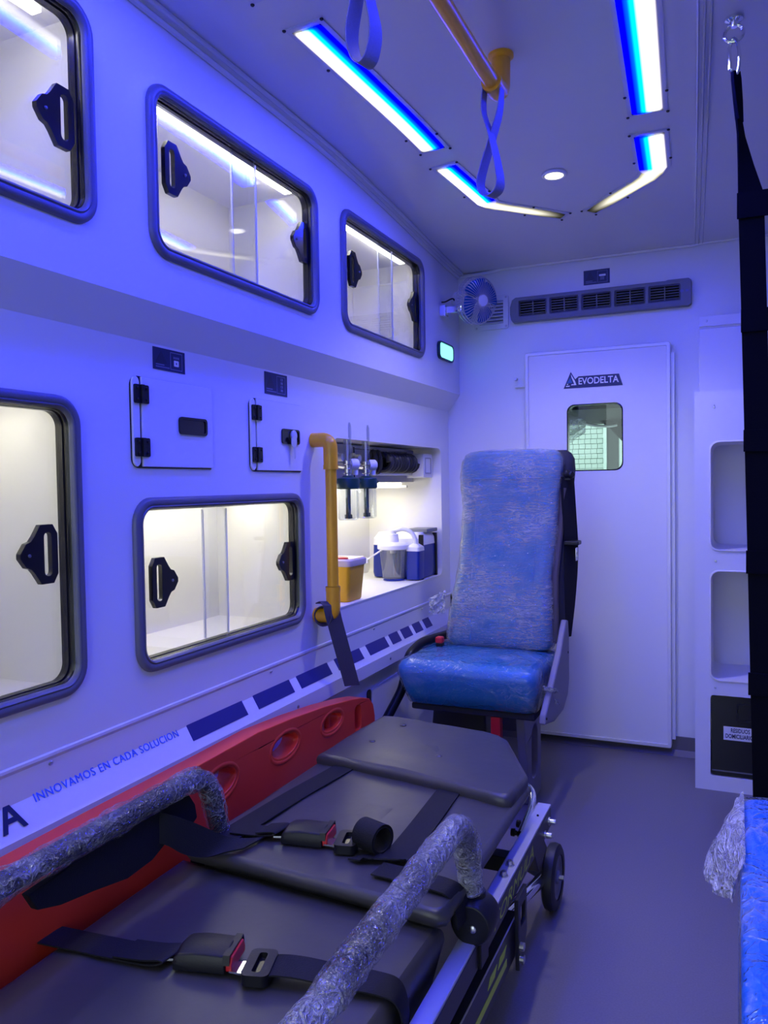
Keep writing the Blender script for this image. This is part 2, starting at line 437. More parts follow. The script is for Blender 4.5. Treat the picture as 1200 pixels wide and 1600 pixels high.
# skirting along the back wall, coved
b = MB(); b.loft([[(x, YB-.001, .066), (x, YB-.008, .066), (x, YB-.012, .02), (x, YB-.03, .001), (x, YB-.001, .001)] for x in (XL, XR)], True, True, True)
struct(b.build('baseboard_back', M['skirt']))
# trims
b = MB()
for dx, dz, r in ((.004, -.014, .007), (.022, -.004, .006)):
    b.tube([(XU+dx, y, zc(y)+dz) for y in [YR+.01] + [1.5+.15*i for i in range(10)] + [2.985]], r, 8)
b.loft([[(XU+.001, y, zc(y)-.016), (XU+.024, y, zc(y)-.001), (XU+.001, y, zc(y)+.002)] for y in (YR+.01, 1.5, 1.9, 2.2, 2.5, 2.8, 2.99)], True, True, True)
struct(b.build('trim_1', M['ceil']))
b = MB(); b.tube([(x, 2.992, zc(2.99)-.006+dz) for x, dz in ((-.99, -.006), (-.86, .001), (-.82, .006), (-.70, .005), (-.25, .004), (-.14, .003), (-.10, .007), (-.03, .008), (.3, .006), (XR-.01, .004))], .006, 8)
struct(b.build('trim_2', M['alutrim']))
b = MB()
for dx in (0, .012, .024):
    b.loft([[(x+dx-.003, y, zc(y)+.001), (x+dx, y, zc(y)-.004), (x+dx+.003, y, zc(y)+.001)] for x, y in ((-.03, YR+.02), (-.063, 1.614), (-.09, 2.2), (-.115, 2.7), (-.13, 2.985))], True, True, True)
struct(b.build('trim_3', M['ceil']))

# ------------------------------------------------------------------ duct moulding along the left wall
DY = YB-.001
prof = [(XL+.0005, .552), (XL+.0035, .550), (XL+.0035, .545), (XL-.008, .521), (XL-.012, .512), (XL+.024, .452), (XL+.030, .446), (XL+.030, .408), (XL+.026, .402), (XL+.0005, .398)]
b = MB(); b.loft([[(x, y, z) for x, z in prof] for y in (YR+.01, 1.0, 2.0, DY)], True, True, True)
duct = struct(b.build('trim_4', M['wall'], angle=20))
fT, fB = Vector((XL-.012, 0, .512)), Vector((XL+.024, 0, .452))
fU = (fT-fB).normalized(); fN = Vector((0, 1, 0)).cross(fU)
def mx_duct(u, v, w):
    p = fB + fU*v + fN*w; return (p.x, u, p.z)
for y0, y1 in ((1.322, 1.524), (1.570, 1.736), (1.772, 1.942), (1.985, 2.150), (2.195, 2.340), (2.372, 2.445), (2.472, 2.548), (2.578, 2.648), (2.680, 2.742)):
    b = MB(); b.plate(rect(y0, y1, .012, .062), [], mx_duct, -.0015, .0012)
    b.build('duct_grille', M['grille'], duct, smooth=False)
for y in (.62, .965, 1.652, 2.26, 2.68):
    screw(duct, (XL+.0005, y+.0, .533), (.8, 0, -.5), .0045)
for y in (.995, 1.73, 2.32):
    screw(duct, (XL+.0298, y, .428), (1, 0, 0), .0045)
to = fB + fU*.034 + fN*.0012
text('slogan_lettering', 'INNOVAMOS EN CADA SOLUCION', .021, M['bluetext'], (to.x, .925, to.z), (0, 1, 0), fU, parent=duct, xscale=1.0, spacing=1.12)
to = fB + fU*.008 + fN*.0012
text('brand_lettering', 'EVODELTA', .066, M['navy'], (to.x, .897, to.z), (0, 1, 0), fU, parent=duct, align='RIGHT', bold=.0012)

t = thing('lower_wall_panel', (XL, 2.57, .02), 'low white wall panel with a black finger slot, beside the seat base', 'panel')
b = MB(); b.plate([(2.232, .02), (2.93, .02), (2.93, .372), (2.232, .348)], [], mx_left(XL), .0005, .005); b.build('panel', M['wall'], t, smooth=False, bevel=.0015)
b = MB(); b.plate(rr(2.198, 2.228, .225, .350, .012, 5), [], mx_left(XL), .0005, .0025); b.build('finger_slot', M['gasket'], t, smooth=False)

# ------------------------------------------------------------------ lockers with sliding panes
HPOLY = [(0, -.034), (.005, -.042), (.010, -.05), (.036, -.05), (.049, -.031), (.056, -.023), (.066, -.020), (.078, -.004), (.078, .004), (.066, .020), (.056, .023), (.049, .031), (.036, .05), (.010, .05), (.005, .042), (0, .034)]
def locker(name, label, X, R, split, handles, led, ledm, depth=.27, group=None):
    y0, y1, z0, z1 = R
    t = thing(name, (X, (y0+y1)/2, z0), label, 'cabinet', group)
    mp = mx_left(X)
    # interior box
    b = MB(); a0, a1, c0, c1 = y0+.004, y1-.004, z0+.004, z1-.004
    xb, xf = X-depth, X-.002
    V = [(x, y, z) for x in (xb, xf) for y in (a0, a1) for z in (c0, c1)]
    b.add(V, [(0, 1, 3, 2), (0, 4, 5, 1), (2, 3, 7, 6), (0, 2, 6, 4), (1, 5, 7, 3)])
    # front lip that closes the box against the wall
    b.sheet(rect(a0, a1, c0, c1), [rr(y0+ins, y1-ins, z0+ins, z1-ins, .034)], mp, -.002)
    b.build('interior', M['locker'], t, smooth=False)
    def ring(i, w, r): return [mp(p[0], p[1], w) for p in rr(y0+i, y1-i, z0+i, z1-i, r, 8)]
    b = MB(); b.loft([ring(0, .0005, .052), ring(.0015, .007, .050), ring(.005, .010, .047), ring(.013, .011, .039), ring(.016, .0085, .036), ring(.0185, .011, .034), ring(.022, .009, .031), ring(.0235, .001, .03)])
    b.build('frame', M['rubber'], t, angle=60)
    b = MB(); b.loft([ring(.0235, .001, .03), ring(.0255, -.003, .029), ring(.0255, -.006, .029), ring(.0235, -.007, .03), ring(.0235, -.011, .03), ring(.0262, -.012, .028), ring(.0262, -.027, .028), ring(.018, -.028, .034)])
    b.build('gasket', M['gasket'], t, angle=50)
    (l1, r0) = split
    panes = []
    for k, (p0, p1, w) in enumerate(((y0+.018, l1, -.010), (r0, y1-.018, -.020))):
        b = MB(); b.plate(rr(p0, p1, z0+.018, z1-.018, .02 if k < 2 else .002, 4), [], mp, w-.002, w+.002)
        pn = b.build('sliding_pane', M['glass'], t, smooth=False); panes.append(pn)
        e = l1 if k == 0 else r0
        b = MB(); b.plate(rect(e-.0012, e+.0012, z0+.03, z1-.03), [], mp, w-.0024, w+.0024); b.build('pane_edge_glint', M['edge'], pn, smooth=False)  # pale strip painted in for the glint along the pane edge
    for k, (hy, hz, sgn) in enumerate(handles):
        pi = 0 if sgn > 0 else 1
        w = (-.010, -.020)[pi] + .002
        b = MB()
        slot = rr(.013, .029, -.037, .037, .0078, 5)
        pts = [(hy + sgn*u, hz + v) for u, v in HPOLY]; sl = [(hy + sgn*u, hz + v) for u, v in slot]
        if sgn < 0: pts.reverse(); sl.reverse()
        b.plate(pts, [sl], mp, w, w+.010)
        h = b.build('pull_handle', M['blackgloss'], panes[pi], angle=30, bevel=.0015)
        screw(h, mp(hy+sgn*.06, hz, w+.0095), (1, 0, 0), .003, 'rubber')
    if led:
        ly0, ly1, lx, lz = led
        b = MB(); b.box(lx-.010, lx+.010, ly0, ly1, lz-.005, lz+.003); b.build('led_strip', M[ledm], t, smooth=False)
    return t
locker('wall_locker', 'upper wall locker cut off by the left picture edge, right handle visible', XU, UP[0], (.70, .62), [(.455, 1.60, 1), (1.018, 1.601, -1)], (.45, .985, -1.050, 1.778), 'ledup')
locker('wall_locker', 'middle upper wall locker with two handles reflecting the ceiling light bars', XU, UP[1], (1.567, 1.487), [(1.236, 1.609, 1), (1.812, 1.611, -1)], (1.205, 1.775, -1.046, 1.741), 'ledup')
locker('wall_locker', 'small upper wall locker nearest the partition wall and the fan', XU, UP[2], (2.357, 2.272), [(2.030, 1.607, 1), (2.580, 1.600, -1)], (1.99, 2.53, -1.046, 1.749), 'ledup')
locker('wall_locker', 'tall lower wall locker at left edge with bright cream interior', XL, LOW[0], (.70, .62), [(.48, .88, 1), (1.003, .882, -1)], (.50, 1.0, -1.20, 1.135), 'ledlow')
locker('wall_locker', 'wide lower wall locker beneath the two access doors', XL, LOW[1], (1.493, 1.420), [(1.228, .802, 1), (1.794, .795, -1)], (1.2, 1.8, -1.20, .957), 'ledlow')

# ------------------------------------------------------------------ access doors with black hinges
def hatch(label, y0, yh, y1, z0, z1, latch, key):
    t = thing('access_door', (XL, (y0+y1)/2, z0), label, 'door')
    mp = mx_left(XL)
    b = MB(); b.plate([(y1-.002, z0-.003)] + [(y1-.002, z1+.001)] + [(y0-.003+.02*(1-math.sin(a)), z1+.001-.02*(1-math.cos(a))) for a in [i*PI/12 for i in range(7)]] + [(y0-.003+.02*(1-math.cos(a)), z0-.003+.02*(1-math.sin(a))) for a in [i*PI/12 for i in range(7)]], [], mp, .0003, .0012)
    b.build('backing', M['gasket'], t, smooth=False)  # dark gap plate; its lower overhang stands in for the door's shadow line
    b = MB(); b.plate(rr(y0, yh-.0035, z0, z1, .012, 5), [], mp, .0012, .006); b.build('hinge_strip', M['wall'], t, smooth=False, bevel=.001)
    b = MB(); b.plate(rect(yh+.0035, y1, z0, z1), [], mp, .0012, .006); leaf = b.build('door_leaf', M['wall'], t, smooth=False, bevel=.001)
    for hz in (z0+.037, z1-.034):
        b = MB(); b.plate(rr(yh-.020, yh+.020, hz-.018, hz+.018, .003, 3), [], mp, .006, .010); b.box(XL+.010, XL+.014, yh-.004, yh+.004, hz-.018, hz+.018)
        h = b.build('hinge', M['black'], t, bevel=.0008)
        for dy in (-.012, .012):
            for dz in (-.011, .011): screw(h, mp(yh+dy, hz+dz, .0098), (1, 0, 0), .003, 'black')
    ly0, ly1, lz0, lz1 = latch
    b = MB(); b.plate(rr(ly0, ly1, lz0, lz1, .008, 5), [rr(ly0+.006, ly1-.006, lz0+.005, lz1-.005, .005, 5)], mp, .006, .010)
    b.plate(rr(ly0+.003, ly1-.003, lz0+.003, lz1-.003, .006, 5), [], mp, .006, .0075)
    lt = b.build('latch', M['blackgloss'], leaf, bevel=.0008)
    if key:
        cy, cz = (ly0+ly1)/2+.004, (lz0+lz1)/2+.003
        k = tag(MB_key(cy, cz), 'small metal key with grey bow left in lock of smaller access door', 'key')
    return t
def MB_key(cy, cz):
    k = thing('key', (XL+.012, cy, cz), '', 'key')
    b = MB(); b.lathe([(.0004, .008), (.013, .008), (.014, .010), (.014, .013), (.011, .015), (.0004, .015)], (XL, cy+.006, cz), (1, 0, 0), 18); b.build('lock_barrel', M['alu'], k)
    b = MB(); b.plate(rr(cy-.016, cy+.010, cz-.030, cz-.004, .008, 4), [], mx_left(XL), .0155, .018); b.build('bow', M['alu'], k, bevel=.0006)
    b = MB(); b.plate([(cy-.004, cz-.056), (cy, cz-.060), (cy+.004, cz-.056), (cy+.0045, cz-.028), (cy-.0045, cz-.028)], [], mx_left(XL), .016, .0175); b.build('blade', M['alu'], k)
    return k
hatch('larger white access door with plain black latch below the navy sticker', 1.181, 1.203, 1.430, 1.032, 1.205, (1.314, 1.407, 1.100, 1.136), False)
hatch('smaller white access door with keyed black latch beside the yellow handrail', 1.581, 1.603, 1.820, 1.029, 1.200, (1.715, 1.802, 1.097, 1.135), True)

# ------------------------------------------------------------------ navy stickers
def sticker(label, mp, ux, uy, o, w, h, kind):
    """o = lower left corner in the (u, v) of the wall"""
    t = thing('sticker', mp(o[0]+w/2, o[1], 0), label, 'sticker')
    b = MB(); b.plate(rect(o[0], o[0]+w, o[1], o[1]+h), [], mp, .0003, .0010); b.build('backing', M['navy'], t, smooth=False)
    b = MB(); b.plate([(o[0]+.06*w, o[1]+.30*h), (o[0]+.44*w, o[1]+.30*h), (o[0]+.25*w, o[1]+.88*h)], [], mp, .0010, .0012); b.build('triangle_mark', M['navy2'], t, smooth=False)
    x0, x1, y0, y1 = o[0]+.53*w, o[0]+.91*w, o[1]+.10*h, o[1]+.90*h
    b = MB(); b.plate(rect(x0, x1, y0, y1), [rect(x0+.0014, x1-.0014, y0+.0014, y1-.0014)], mp, .0010, .0013); b.build('box_outline', M['dimprint'], t, smooth=False)
    b = MB()
    for fy, fl in ((.22, .26), (.12, .42)):
        b.plate(rect(o[0]+.08*w, o[0]+(.08+fl)*w, o[1]+fy*h, o[1]+(fy+.045)*h), [], mp, .0010, .0013)
    b.build('print_lines', M['dimprint'], t, smooth=False)
    cx, cy = (x0+x1)/2, (y0+y1)/2
    if kind == 'box':
        b = MB(); b.plate(rr(cx-.0075, cx+.0075, cy-.010, cy+.002, .0015, 2), [rect(cx-.0015, cx+.002, cy-.006, cy-.002)], mp, .0010, .0014); b.build('pictogram', M['whiteprint'], t, smooth=False)
        b = MB()
        for i in range(4): b.plate(rect(cx-.009+.0048*i, cx-.0058+.0048*i, cy+.005, cy+.0095), [], mp, .0010, .0014)
        b.build('print_lines', M['dimprint'], t, smooth=False)
    elif kind == 'tall':
        b = MB()
        for i in range(4): b.plate(rect(cx-.002, cx+.008, cy-.016+.009*i, cy-.010+.009*i), [rect(cx+.000, cx+.005, cy-.0145+.009*i, cy-.0115+.009*i)] if i % 2 else [], mp, .0010, .0014)
        b.build('pictogram', M['dimprint'], t, smooth=False)
    else:
        b = MB(); b.plate(rr(cx-.012, cx+.012, cy+.001, cy+.008, .002, 2), [], mp, .0010, .0014)
        b.build('pictogram', M['whiteprint'], t, smooth=False)
        b = MB()
        for i in range(3): b.plate(rect(cx-.007+.005*i, cx-.004+.005*i, cy-.012, cy), [], mp, .0010, .0014)
        b.build('print_lines', M['dimprint'], t, smooth=False)
    return t
sticker('dark navy rectangular sticker above the larger access door', mx_left(XL), None, None, (1.247, 1.226), .099, .044, 'box')
sticker('squarish dark navy sticker above the smaller keyed access door', mx_left(XL), None, None, (1.651, 1.217), .106, .054, 'tall')
sticker('dark navy sticker on the back wall above the air vent unit', mx_back(YB), None, None, (-.514, 1.713), .094, .053, 'ac')

# ------------------------------------------------------------------ equipment niche
def niche():
    y0, y1, z0, z1 = NICHE
    t = thing('equipment_niche', (XL, (y0+y1)/2, z0), 'lit open equipment niche in the left wall beside the blue seat', 'niche')
    mp = mx_left(XL); xb = -1.36
    b = MB(); a0, a1, c0, c1 = y0, y1, z0, z1
    R0 = rr(a0, a1, c0, c1, .03)
    b.loft([[mp(p[0], p[1], .002) for p in rr(a0-.004, a1+.004, c0-.004, c1+.004, .032)], [mp(p[0], p[1], .002) for p in R0], [mp(p[0], p[1], -.02) for p in R0], [mp(p[0], p[1], xb-XL) for p in R0]], True, False, True)
    b.build('liner', M['locker'], t, angle=40)
    b = MB(); b.plate(rect(a0+.01, a1-.03, .998, c1-.004), [], mx_left(XL), -.30, -.10)
    pn = b.build('outlet_panel', M['panelgrey'], t, bevel=.004)
    b = MB(); b.plate(rect(2.34, 2.345, 1.0, 1.115), [], mp, -.10, -.098); b.plate(rect(2.345, 2.80, 1.108, 1.111), [], mp, -.10, -.098); b.build('panel_joint', M['gasket'], pn, smooth=False)
    b = MB(); b.box(-1.34, -1.19, 2.06, 2.84, .983, .996); b.build('led_strip', M['ledniche'], t, smooth=False)
    b = MB(); b.box(-1.35, -1.17, 2.842, 2.856, .976, .986); b.build('lamp_bar', M['alu'], t, smooth=False)
    for y in (2.165, 2.285):
        b = MB(); b.lathe([(.018, 0), (.018, .03), (.012, .034), (.012, .05), (.0004, .05)], (XL-.10, y, 1.075), (1, 0, 0), 16); b.build('gas_outlet', M['whitep'], pn)
    return t
niche()
def flowmeter(y, label):
    x = -1.058
    t = thing('oxygen_flowmeter', (x, y, .885), label, 'flowmeter', 'oxygen flowmeters in the niche')
    b = MB(); b.lathe([(.011, 1.055), (.0125, 1.06), (.0125, 1.165), (.010, 1.176), (.0005, 1.178)], (x, y, 0), n=18); b.build('flow_tube', M['clear'], t)
    b = MB(); b.lathe([(.0035, 1.06), (.0035, 1.15)], (x, y, 0), n=8); b.lathe([(.0035, 1.166), (.004, 1.17), (.0035, 1.174)], (x, y, 0), n=8); b.build('float_rod', M['whitep'], t)
    b = MB(); b.lathe([(.009, 1.018), (.009, 1.024), (.0135, 1.026), (.0135, 1.038), (.010, 1.040), (.010, 1.050), (.014, 1.052), (.014, 1.062), (.010, 1.064)], (x, y, 0), n=18); b.tube([(x, y, 1.045), (XL-.095, y, 1.06)], .009, 12); b.build('valve_body', M['chrome'], t)
    b = MB(); b.lathe([(.006, 0), (.016, .001), (.017, .010), (.017, .026), (.013, .030), (.0005, .030)], (x, y+.012, 1.052), (.5, .85, 0), 16); b.lathe([(.009, 0), (.009, .028)], (x+.008, y+.034, 1.02), (0, 0, 1), 12); b.build('flow_knob', M['whitep'], t)
    b = MB(); b.lathe([(.014, 1.018), (.018, 1.014), (.033, 1.010), (.035, 1.006), (.035, .982), (.031, .978)], (x, y, 0), n=24); b.tube([(x, y, .998), (x+.012, y+.058, .999)], .005, 8); b.build('bottle_cap', M['green'], t)
    b = MB(); b.lathe([(.0305, .978), (.0315, .97), (.0315, .892), (.028, .886), (.0005, .885)], (x, y, 0), n=24, cap=False); b.build('humidifier_bottle', M['clear'], t)
    b = MB(); b.lathe([(.0075, .979), (.0075, .903), (.0115, .902), (.0115, .890), (.0005, .889)], (x, y, 0), n=14); b.build('dip_tube', M['stem'], t)
flowmeter(2.112, 'oxygen flowmeter with green capped bottle, next to the yellow handrail')
flowmeter(2.240, 'oxygen flowmeter with green capped bottle, right one of the pair')
t = thing('coiled_hose', (-1.10, 2.6, 1.06), 'black corrugated coiled hose in front of the grey outlet panel', 'hose')
b = MB(); pts = []
for i in range(11*14+1):
    a = i/14*2*PI; pts.append((-1.108 + .028*math.cos(a), 2.468 + .270*i/(11*14), 1.066 + .028*math.sin(a)))
b.tube(pts, .0095, 7); b.build('coil', M['rubbert'], t)
for yy in (2.395, 2.432):
    b = MB(); b.tube([(-1.105 + .010*math.cos(a), yy, 1.066 + .034*math.sin(a)) for a in [2*PI*k/24 for k in range(24)]], .0085, 8, loop=True); b.build('hanging_loop', M['rubbert'], t)
b = MB(); b.box(-1.148, -1.120, 2.46, 2.78, 1.022, 1.030); b.build('cradle', M['steel'], t, bevel=.001)
t = thing('socket_box', (-1.11, 2.86, 1.01), 'white plastic box at the right end of the coiled hose', 'box')
b = MB(); b.plate(rr(2.790, 2.885, 1.014, 1.104, .008), [], mx_left(-1.148), 0, .070); bo = b.build('body', M['whitep'], t, bevel=.003)
b = MB(); b.plate(rr(2.806, 2.869, 1.028, 1.090, .006), [rr(2.811, 2.864, 1.033, 1.085, .004)], mx_left(-1.078), 0, .002); b.build('cover_ring', M['panelgrey'], bo)

# sharps container
ZS = .6365
t = thing('sharps_container', (-1.105, 2.17, ZS), 'yellow sharps container with clear pink lid behind the yellow handrail', 'container')
def sq(cx, cy, hx, hy, r, z): return [(p[0], p[1], z) for p in rr(cx-hx, cx+hx, cy-hy, cy+hy, r, 4)]
b = MB(); b.loft([sq(-1.108, 2.165, .040, .046, .010, ZS), sq(-1.108, 2.165, .043, .049, .012, ZS+.004), sq(-1.108, 2.165, .052, .058, .014, ZS+.112)], True, True, True); b.build('tub', M['sharps'], t)
b = MB(); b.loft([sq(-1.108, 2.165, .055, .061, .016, ZS+.108), sq(-1.108, 2.165, .057, .063, .016, ZS+.112), sq(-1.108, 2.165, .057, .063, .016, ZS+.126), sq(-1.108, 2.165, .052, .058, .016, ZS+.131), sq(-1.108, 2.165, .047, .053, .016, ZS+.128)], True, True, True); lid = b.build('lid', M['sharplid'], t)
b = MB(); b.lathe([(.026, 0), (.027, .004), (.022, .007), (.0005, .007)], (-1.105, 2.14, ZS+.128), n=20); b.build('red_cap', M['redbtn'], lid)
# suction aspirator
t = thing('suction_aspirator', (-1.16, 2.78, ZS), 'blue and white suction aspirator with clear jar on the niche shelf', 'aspirator')
b = MB(); b.loft([sq(-1.165, 2.80, .098, .078, .018, ZS+.003), sq(-1.165, 2.80, .102, .082, .02, ZS+.02), sq(-1.165, 2.80, .100, .080, .02, ZS+.125)], True, True, True); bd = b.build('body', M['bluebody'], t)
b = MB(); b.loft([sq(-1.165, 2.80, .101, .081, .02, ZS+.125), sq(-1.165, 2.80, .099, .079, .02, ZS+.150), sq(-1.165, 2.81, .088, .066, .02, ZS+.172)], True, True, True); b.build('top_housing', M['whitep'], t)
b = MB(); b.box(-1.145, -1.06, 2.775, 2.885, ZS+.170, ZS+.184, Matrix.Rotation(0, 4, 'X')); b.build('control_panel', M['acgrey'], t, bevel=.003)
b = MB()
for yy in (2.725, 2.87): b.box(-1.075, -1.058, yy-.006, yy+.006, ZS+.0, ZS+.165)
b.build('carry_strap', M['black'], t, bevel=.002)
jx, jy = -1.155, 2.668
b = MB(); b.lathe([(.036, ZS+.006), (.040, ZS+.010), (.052, ZS+.118)], (jx, jy, 0), n=28, cap=False); b.build('jar', M['clear'], t)
b = MB(); b.lathe([(.054, ZS+.114), (.058, ZS+.117), (.058, ZS+.130), (.050, ZS+.137), (.022, ZS+.142), (.020, ZS+.170), (.013, ZS+.172), (.013, ZS+.184), (.0005, ZS+.185)], (jx, jy, 0), n=28); b.lathe([(.0005, ZS+.1), (.012, ZS+.1), (.012, ZS+.116)], (jx, jy, 0), n=14); b.build('jar_lid', M['whitep'], t)
b = MB(); b.lathe([(.038, ZS+.001), (.038, ZS+.006)], (jx, jy, 0), n=20); b.box(jx-.03, jx+.03, jy, jy+.06, ZS+.001, ZS+.006); b.build('jar_seat', M['bluebody'], t)
b = MB(); b.tube(bez([(jx+.0, jy, ZS+.178), (jx+.03, jy+.01, ZS+.188), (jx+.062, jy+.02, ZS+.178), (jx+.078, jy+.026, ZS+.150), (jx+.078, jy+.03, ZS+.128)], 6), .0075, 10); b.build('suction_tube', M['whitep'], t)
b = MB(); b.loft([sq(-1.082, 2.700, .026, .030, .01, ZS+.004), sq(-1.080, 2.700, .026, .030, .01, ZS+.108)], True, True, True); b.build('filter_canister', M['bluebody'], t)
b = MB(); b.loft([sq(-1.080, 2.700, .027, .031, .01, ZS+.108), sq(-1.080, 2.700, .026, .030, .01, ZS+.122), sq(-1.078, 2.698, .012, .012, .006, ZS+.134)], True, True, True); b.build('canister_cap', M['whitep'], t)
b = MB(); b.tube(bez([(jx-.02, jy-.045, ZS+.118), (jx-.05, jy-.055, ZS+.098), (jx-.082, jy-.045, ZS+.080)], 6), .003, 8); b.lathe([(.007, 0), (.008, .012), (.004, .02)], (jx-.088, jy-.045, ZS+.066), n=12); b.build('drain_tube', M['whitep'], t)

# ------------------------------------------------------------------ yellow grab rail on the left wall and its strap
t = thing('grab_rail', (XL, 1.885, .65), 'yellow vertical grab rail with elbow ends before the niche', 'handrail')
xr, yr = -.995, 1.885
b = MB(); b.tube([(xr, yr, 1.045), (xr, yr, .70)], .0155, 20); b.build('tube', M['yellow'], t)
for zt, zw, zz in ((1.045, 1.113, 1.09), (.705, .652, .675)):
    s = 1 if zt > 1 else -1
    b = MB(); b.tube(fillet([(xr, yr, zt-.012*s), (xr, yr, zt+.05*s+.018*s), (XL+.001, yr, zt+.05*s+.018*s)], .035, 8), .0195, 20); b.lathe([(.0205, 0), (.0205, .012)], (xr, yr, zt-(.012 if s > 0 else 0)), n=20); b.build('elbow', M['yellow'], t)
t = thing('hanging_strap', (-1.03, 1.9, .43), 'dark grey flat strap hanging from the yellow grab rail', 'strap')
wv = (.020, .052, -.006)
b = MB(); b.ribbon([(-1.018, 1.872, .672), (-1.004, 1.868, .678), (-.992, 1.867, .668), (-.990, 1.870, .650)] + [(-.991+.0006*k, 1.870+.0082*k, .650-.0185*k) for k in range(1, 13)], wv, .0024); b.build('webbing', M['strapgrey'], t)
b = MB(); b.ribbon([(-1.016 + .026*math.cos(a), 1.884, .638 + .027*math.sin(a)) for a in [2*PI*k/20 for k in range(21)]], (0, .044, 0), .0024); b.build('loop', M['strapgrey'], t)

# ------------------------------------------------------------------ ceiling light bars
def lightbar(label, path, widths, blue_side, straight_to, group='ceiling light bars'):
    """path: centre line (x, y); widths along it; blue_side = +1 when the blue LED row is on the +x side"""
    P = [Vector((p[0], p[1], 0)) for p in path]
    for e in (0, -1):                                    # extra rows close to both ends for the soft ends of the glow
        a_, b_ = (P[0], P[1]) if e == 0 else (P[-1], P[-2])
        ex = [a_ + (b_-a_).normalized()*d for d in (.005, .011, .017)]
        w_ = widths[e]
        if e == 0: P[1:1] = ex; widths[1:1] = [w_]*3
        else: P[-1:-1] = ex[::-1]; widths[-1:-1] = [w_]*3
    c = thing('ceiling_light_bar', (P[0].x, P[0].y, zc(P[0].y)), label, 'light', group)
    seg = []
    for i, p in enumerate(P):
        a = (P[i]-P[i-1]).normalized() if i else None; d = (P[i+1]-P[i]).normalized() if i < len(P)-1 else None
        tg = ((a or d) + (d or a)).normalized(); nn = Vector((tg.y, -tg.x, 0))
        k = 1/max(.5, nn.dot(Vector(((d or a).y, -(d or a).x, 0))))
        seg.append((p, nn*k))
    def strip(grow, z0, dome, nu):
        rows = []
        for (p, nn), w in zip(seg, widths):
            row = []
            for j in range(nu+1):
                u = j/nu; s = (u-.5)*(w+2*grow)
                q = p + nn*(-s*blue_side)
                row.append((q.x, q.y, zc(q.y) - z0 - dome*(1-(2*u-1)**2)))
            rows.append(row)
        return rows
    # extend both ends of the plate
    pl = strip(.010, .003, 0, 2)
    d0 = (P[1]-P[0]).normalized()*.012; d1 = (P[-1]-P[-2]).normalized()*.012
    pl[0] = [(x-d0.x, y-d0.y, z) for x, y, z in pl[0]]; pl[-1] = [(x+d1.x, y+d1.y, z) for x, y, z in pl[-1]]
    b = MB(); b.loft([[r[0], r[1], r[2], (r[2][0], r[2][1], r[2][2]+.006), (r[0][0], r[0][1], r[0][2]+.006)] for r in pl], True, True, True)
    base = b.build('base_plate', M['barplate'], c, smooth=False)
    nu = 10; rows = strip(0, .0042, .001, nu)
    L = [0]
    for i in range(1, len(P)): L.append(L[-1] + (P[i]-P[i-1]).length)
    me = bpy.data.meshes.new('diffuser'); n = nu+1
    vs = [v for r in rows for v in r]; fs = [(i*n+k, i*n+k+1, (i+1)*n+k+1, (i+1)*n+k) for i in range(len(rows)-1) for k in range(nu)]
    me.from_pydata(vs, [], fs); uvl = me.uv_layers.new(name='bar'); uvf = me.uv_layers.new(name='fade')
    for lp in me.loops:
        i, k = divmod(lp.vertex_index, n)
        tail = .16 if L[-1] > straight_to else .016
        fd = min(1, min(L[i]/.016, (L[-1]-L[i])/tail)); c01 = min(1, min(k, nu-k)/2+.5)
        uvf.data[lp.index].uv = (.02 + .98*fd*fd*(3-2*fd), 0)
        uvl.data[lp.index].uv = (k/nu, 1.0 if L[i] <= straight_to+1e-4 else 0.0)
    me.polygons.foreach_set('use_smooth', [True]*len(me.polygons)); me.materials.append(M['bar'])
    o = bpy.data.objects.new('diffuser', me); COL.objects.link(o); o.parent = c; o.matrix_parent_inverse = Matrix.Translation(-c.location)
    for r in [pl[0], pl[len(pl)//3], pl[(2*len(pl))//3], pl[-1]]:
        for p in (r[0], r[2]): screw(base, (p[0], p[1], p[2]), (0, 0, -1), .004, 'black')
def lin(a, b, n): return [(a[0]+(b[0]-a[0])*i/n, a[1]+(b[1]-a[1])*i/n) for i in range(n+1)]
lightbar('long white and blue light bar on the left of the ceiling, in full view', lin((-.768, 1.385), (-.735, 2.01), 8), [.066]*9, 1, 9)
lightbar('light bar above the upper lockers, only its tip at the top picture edge', lin((-.825, .55), (-.778, 1.262), 8), [.066]*9, 1, 9)
lightbar('long white and blue light bar right of the ceiling rail, cut by the top edge', lin((-.158, 1.33), (-.1945, 2.035), 8), [.072]*9, -1, 9)
lightbar('added unseen light bar continuing the right row overhead', lin((-.118, .45), (-.152, 1.22), 8), [.072]*9, -1, 9)  # continues the right row out of view, added for brightness
pL = lin((-.740, 2.118), (-.702, 2.385), 4) + [(-.694, 2.408), (-.675, 2.428)] + lin((-.655, 2.445), (-.505, 2.572), 5)
lightbar('bent light bar at the left front corner, behind the hanging hand strap', pL, [.062]*5 + [.05, .046] + [.042]*4 + [.038, .034], 1, .272)
pR = lin((-.202, 2.150), (-.2095, 2.345), 4) + [(-.214, 2.372), (-.232, 2.402)] + lin((-.255, 2.425), (-.415, 2.570), 5)
lightbar('bent light bar at the right front corner of the ceiling', pR, [.074]*5 + [.058, .052] + [.046]*4 + [.042, .036], -1, .198)
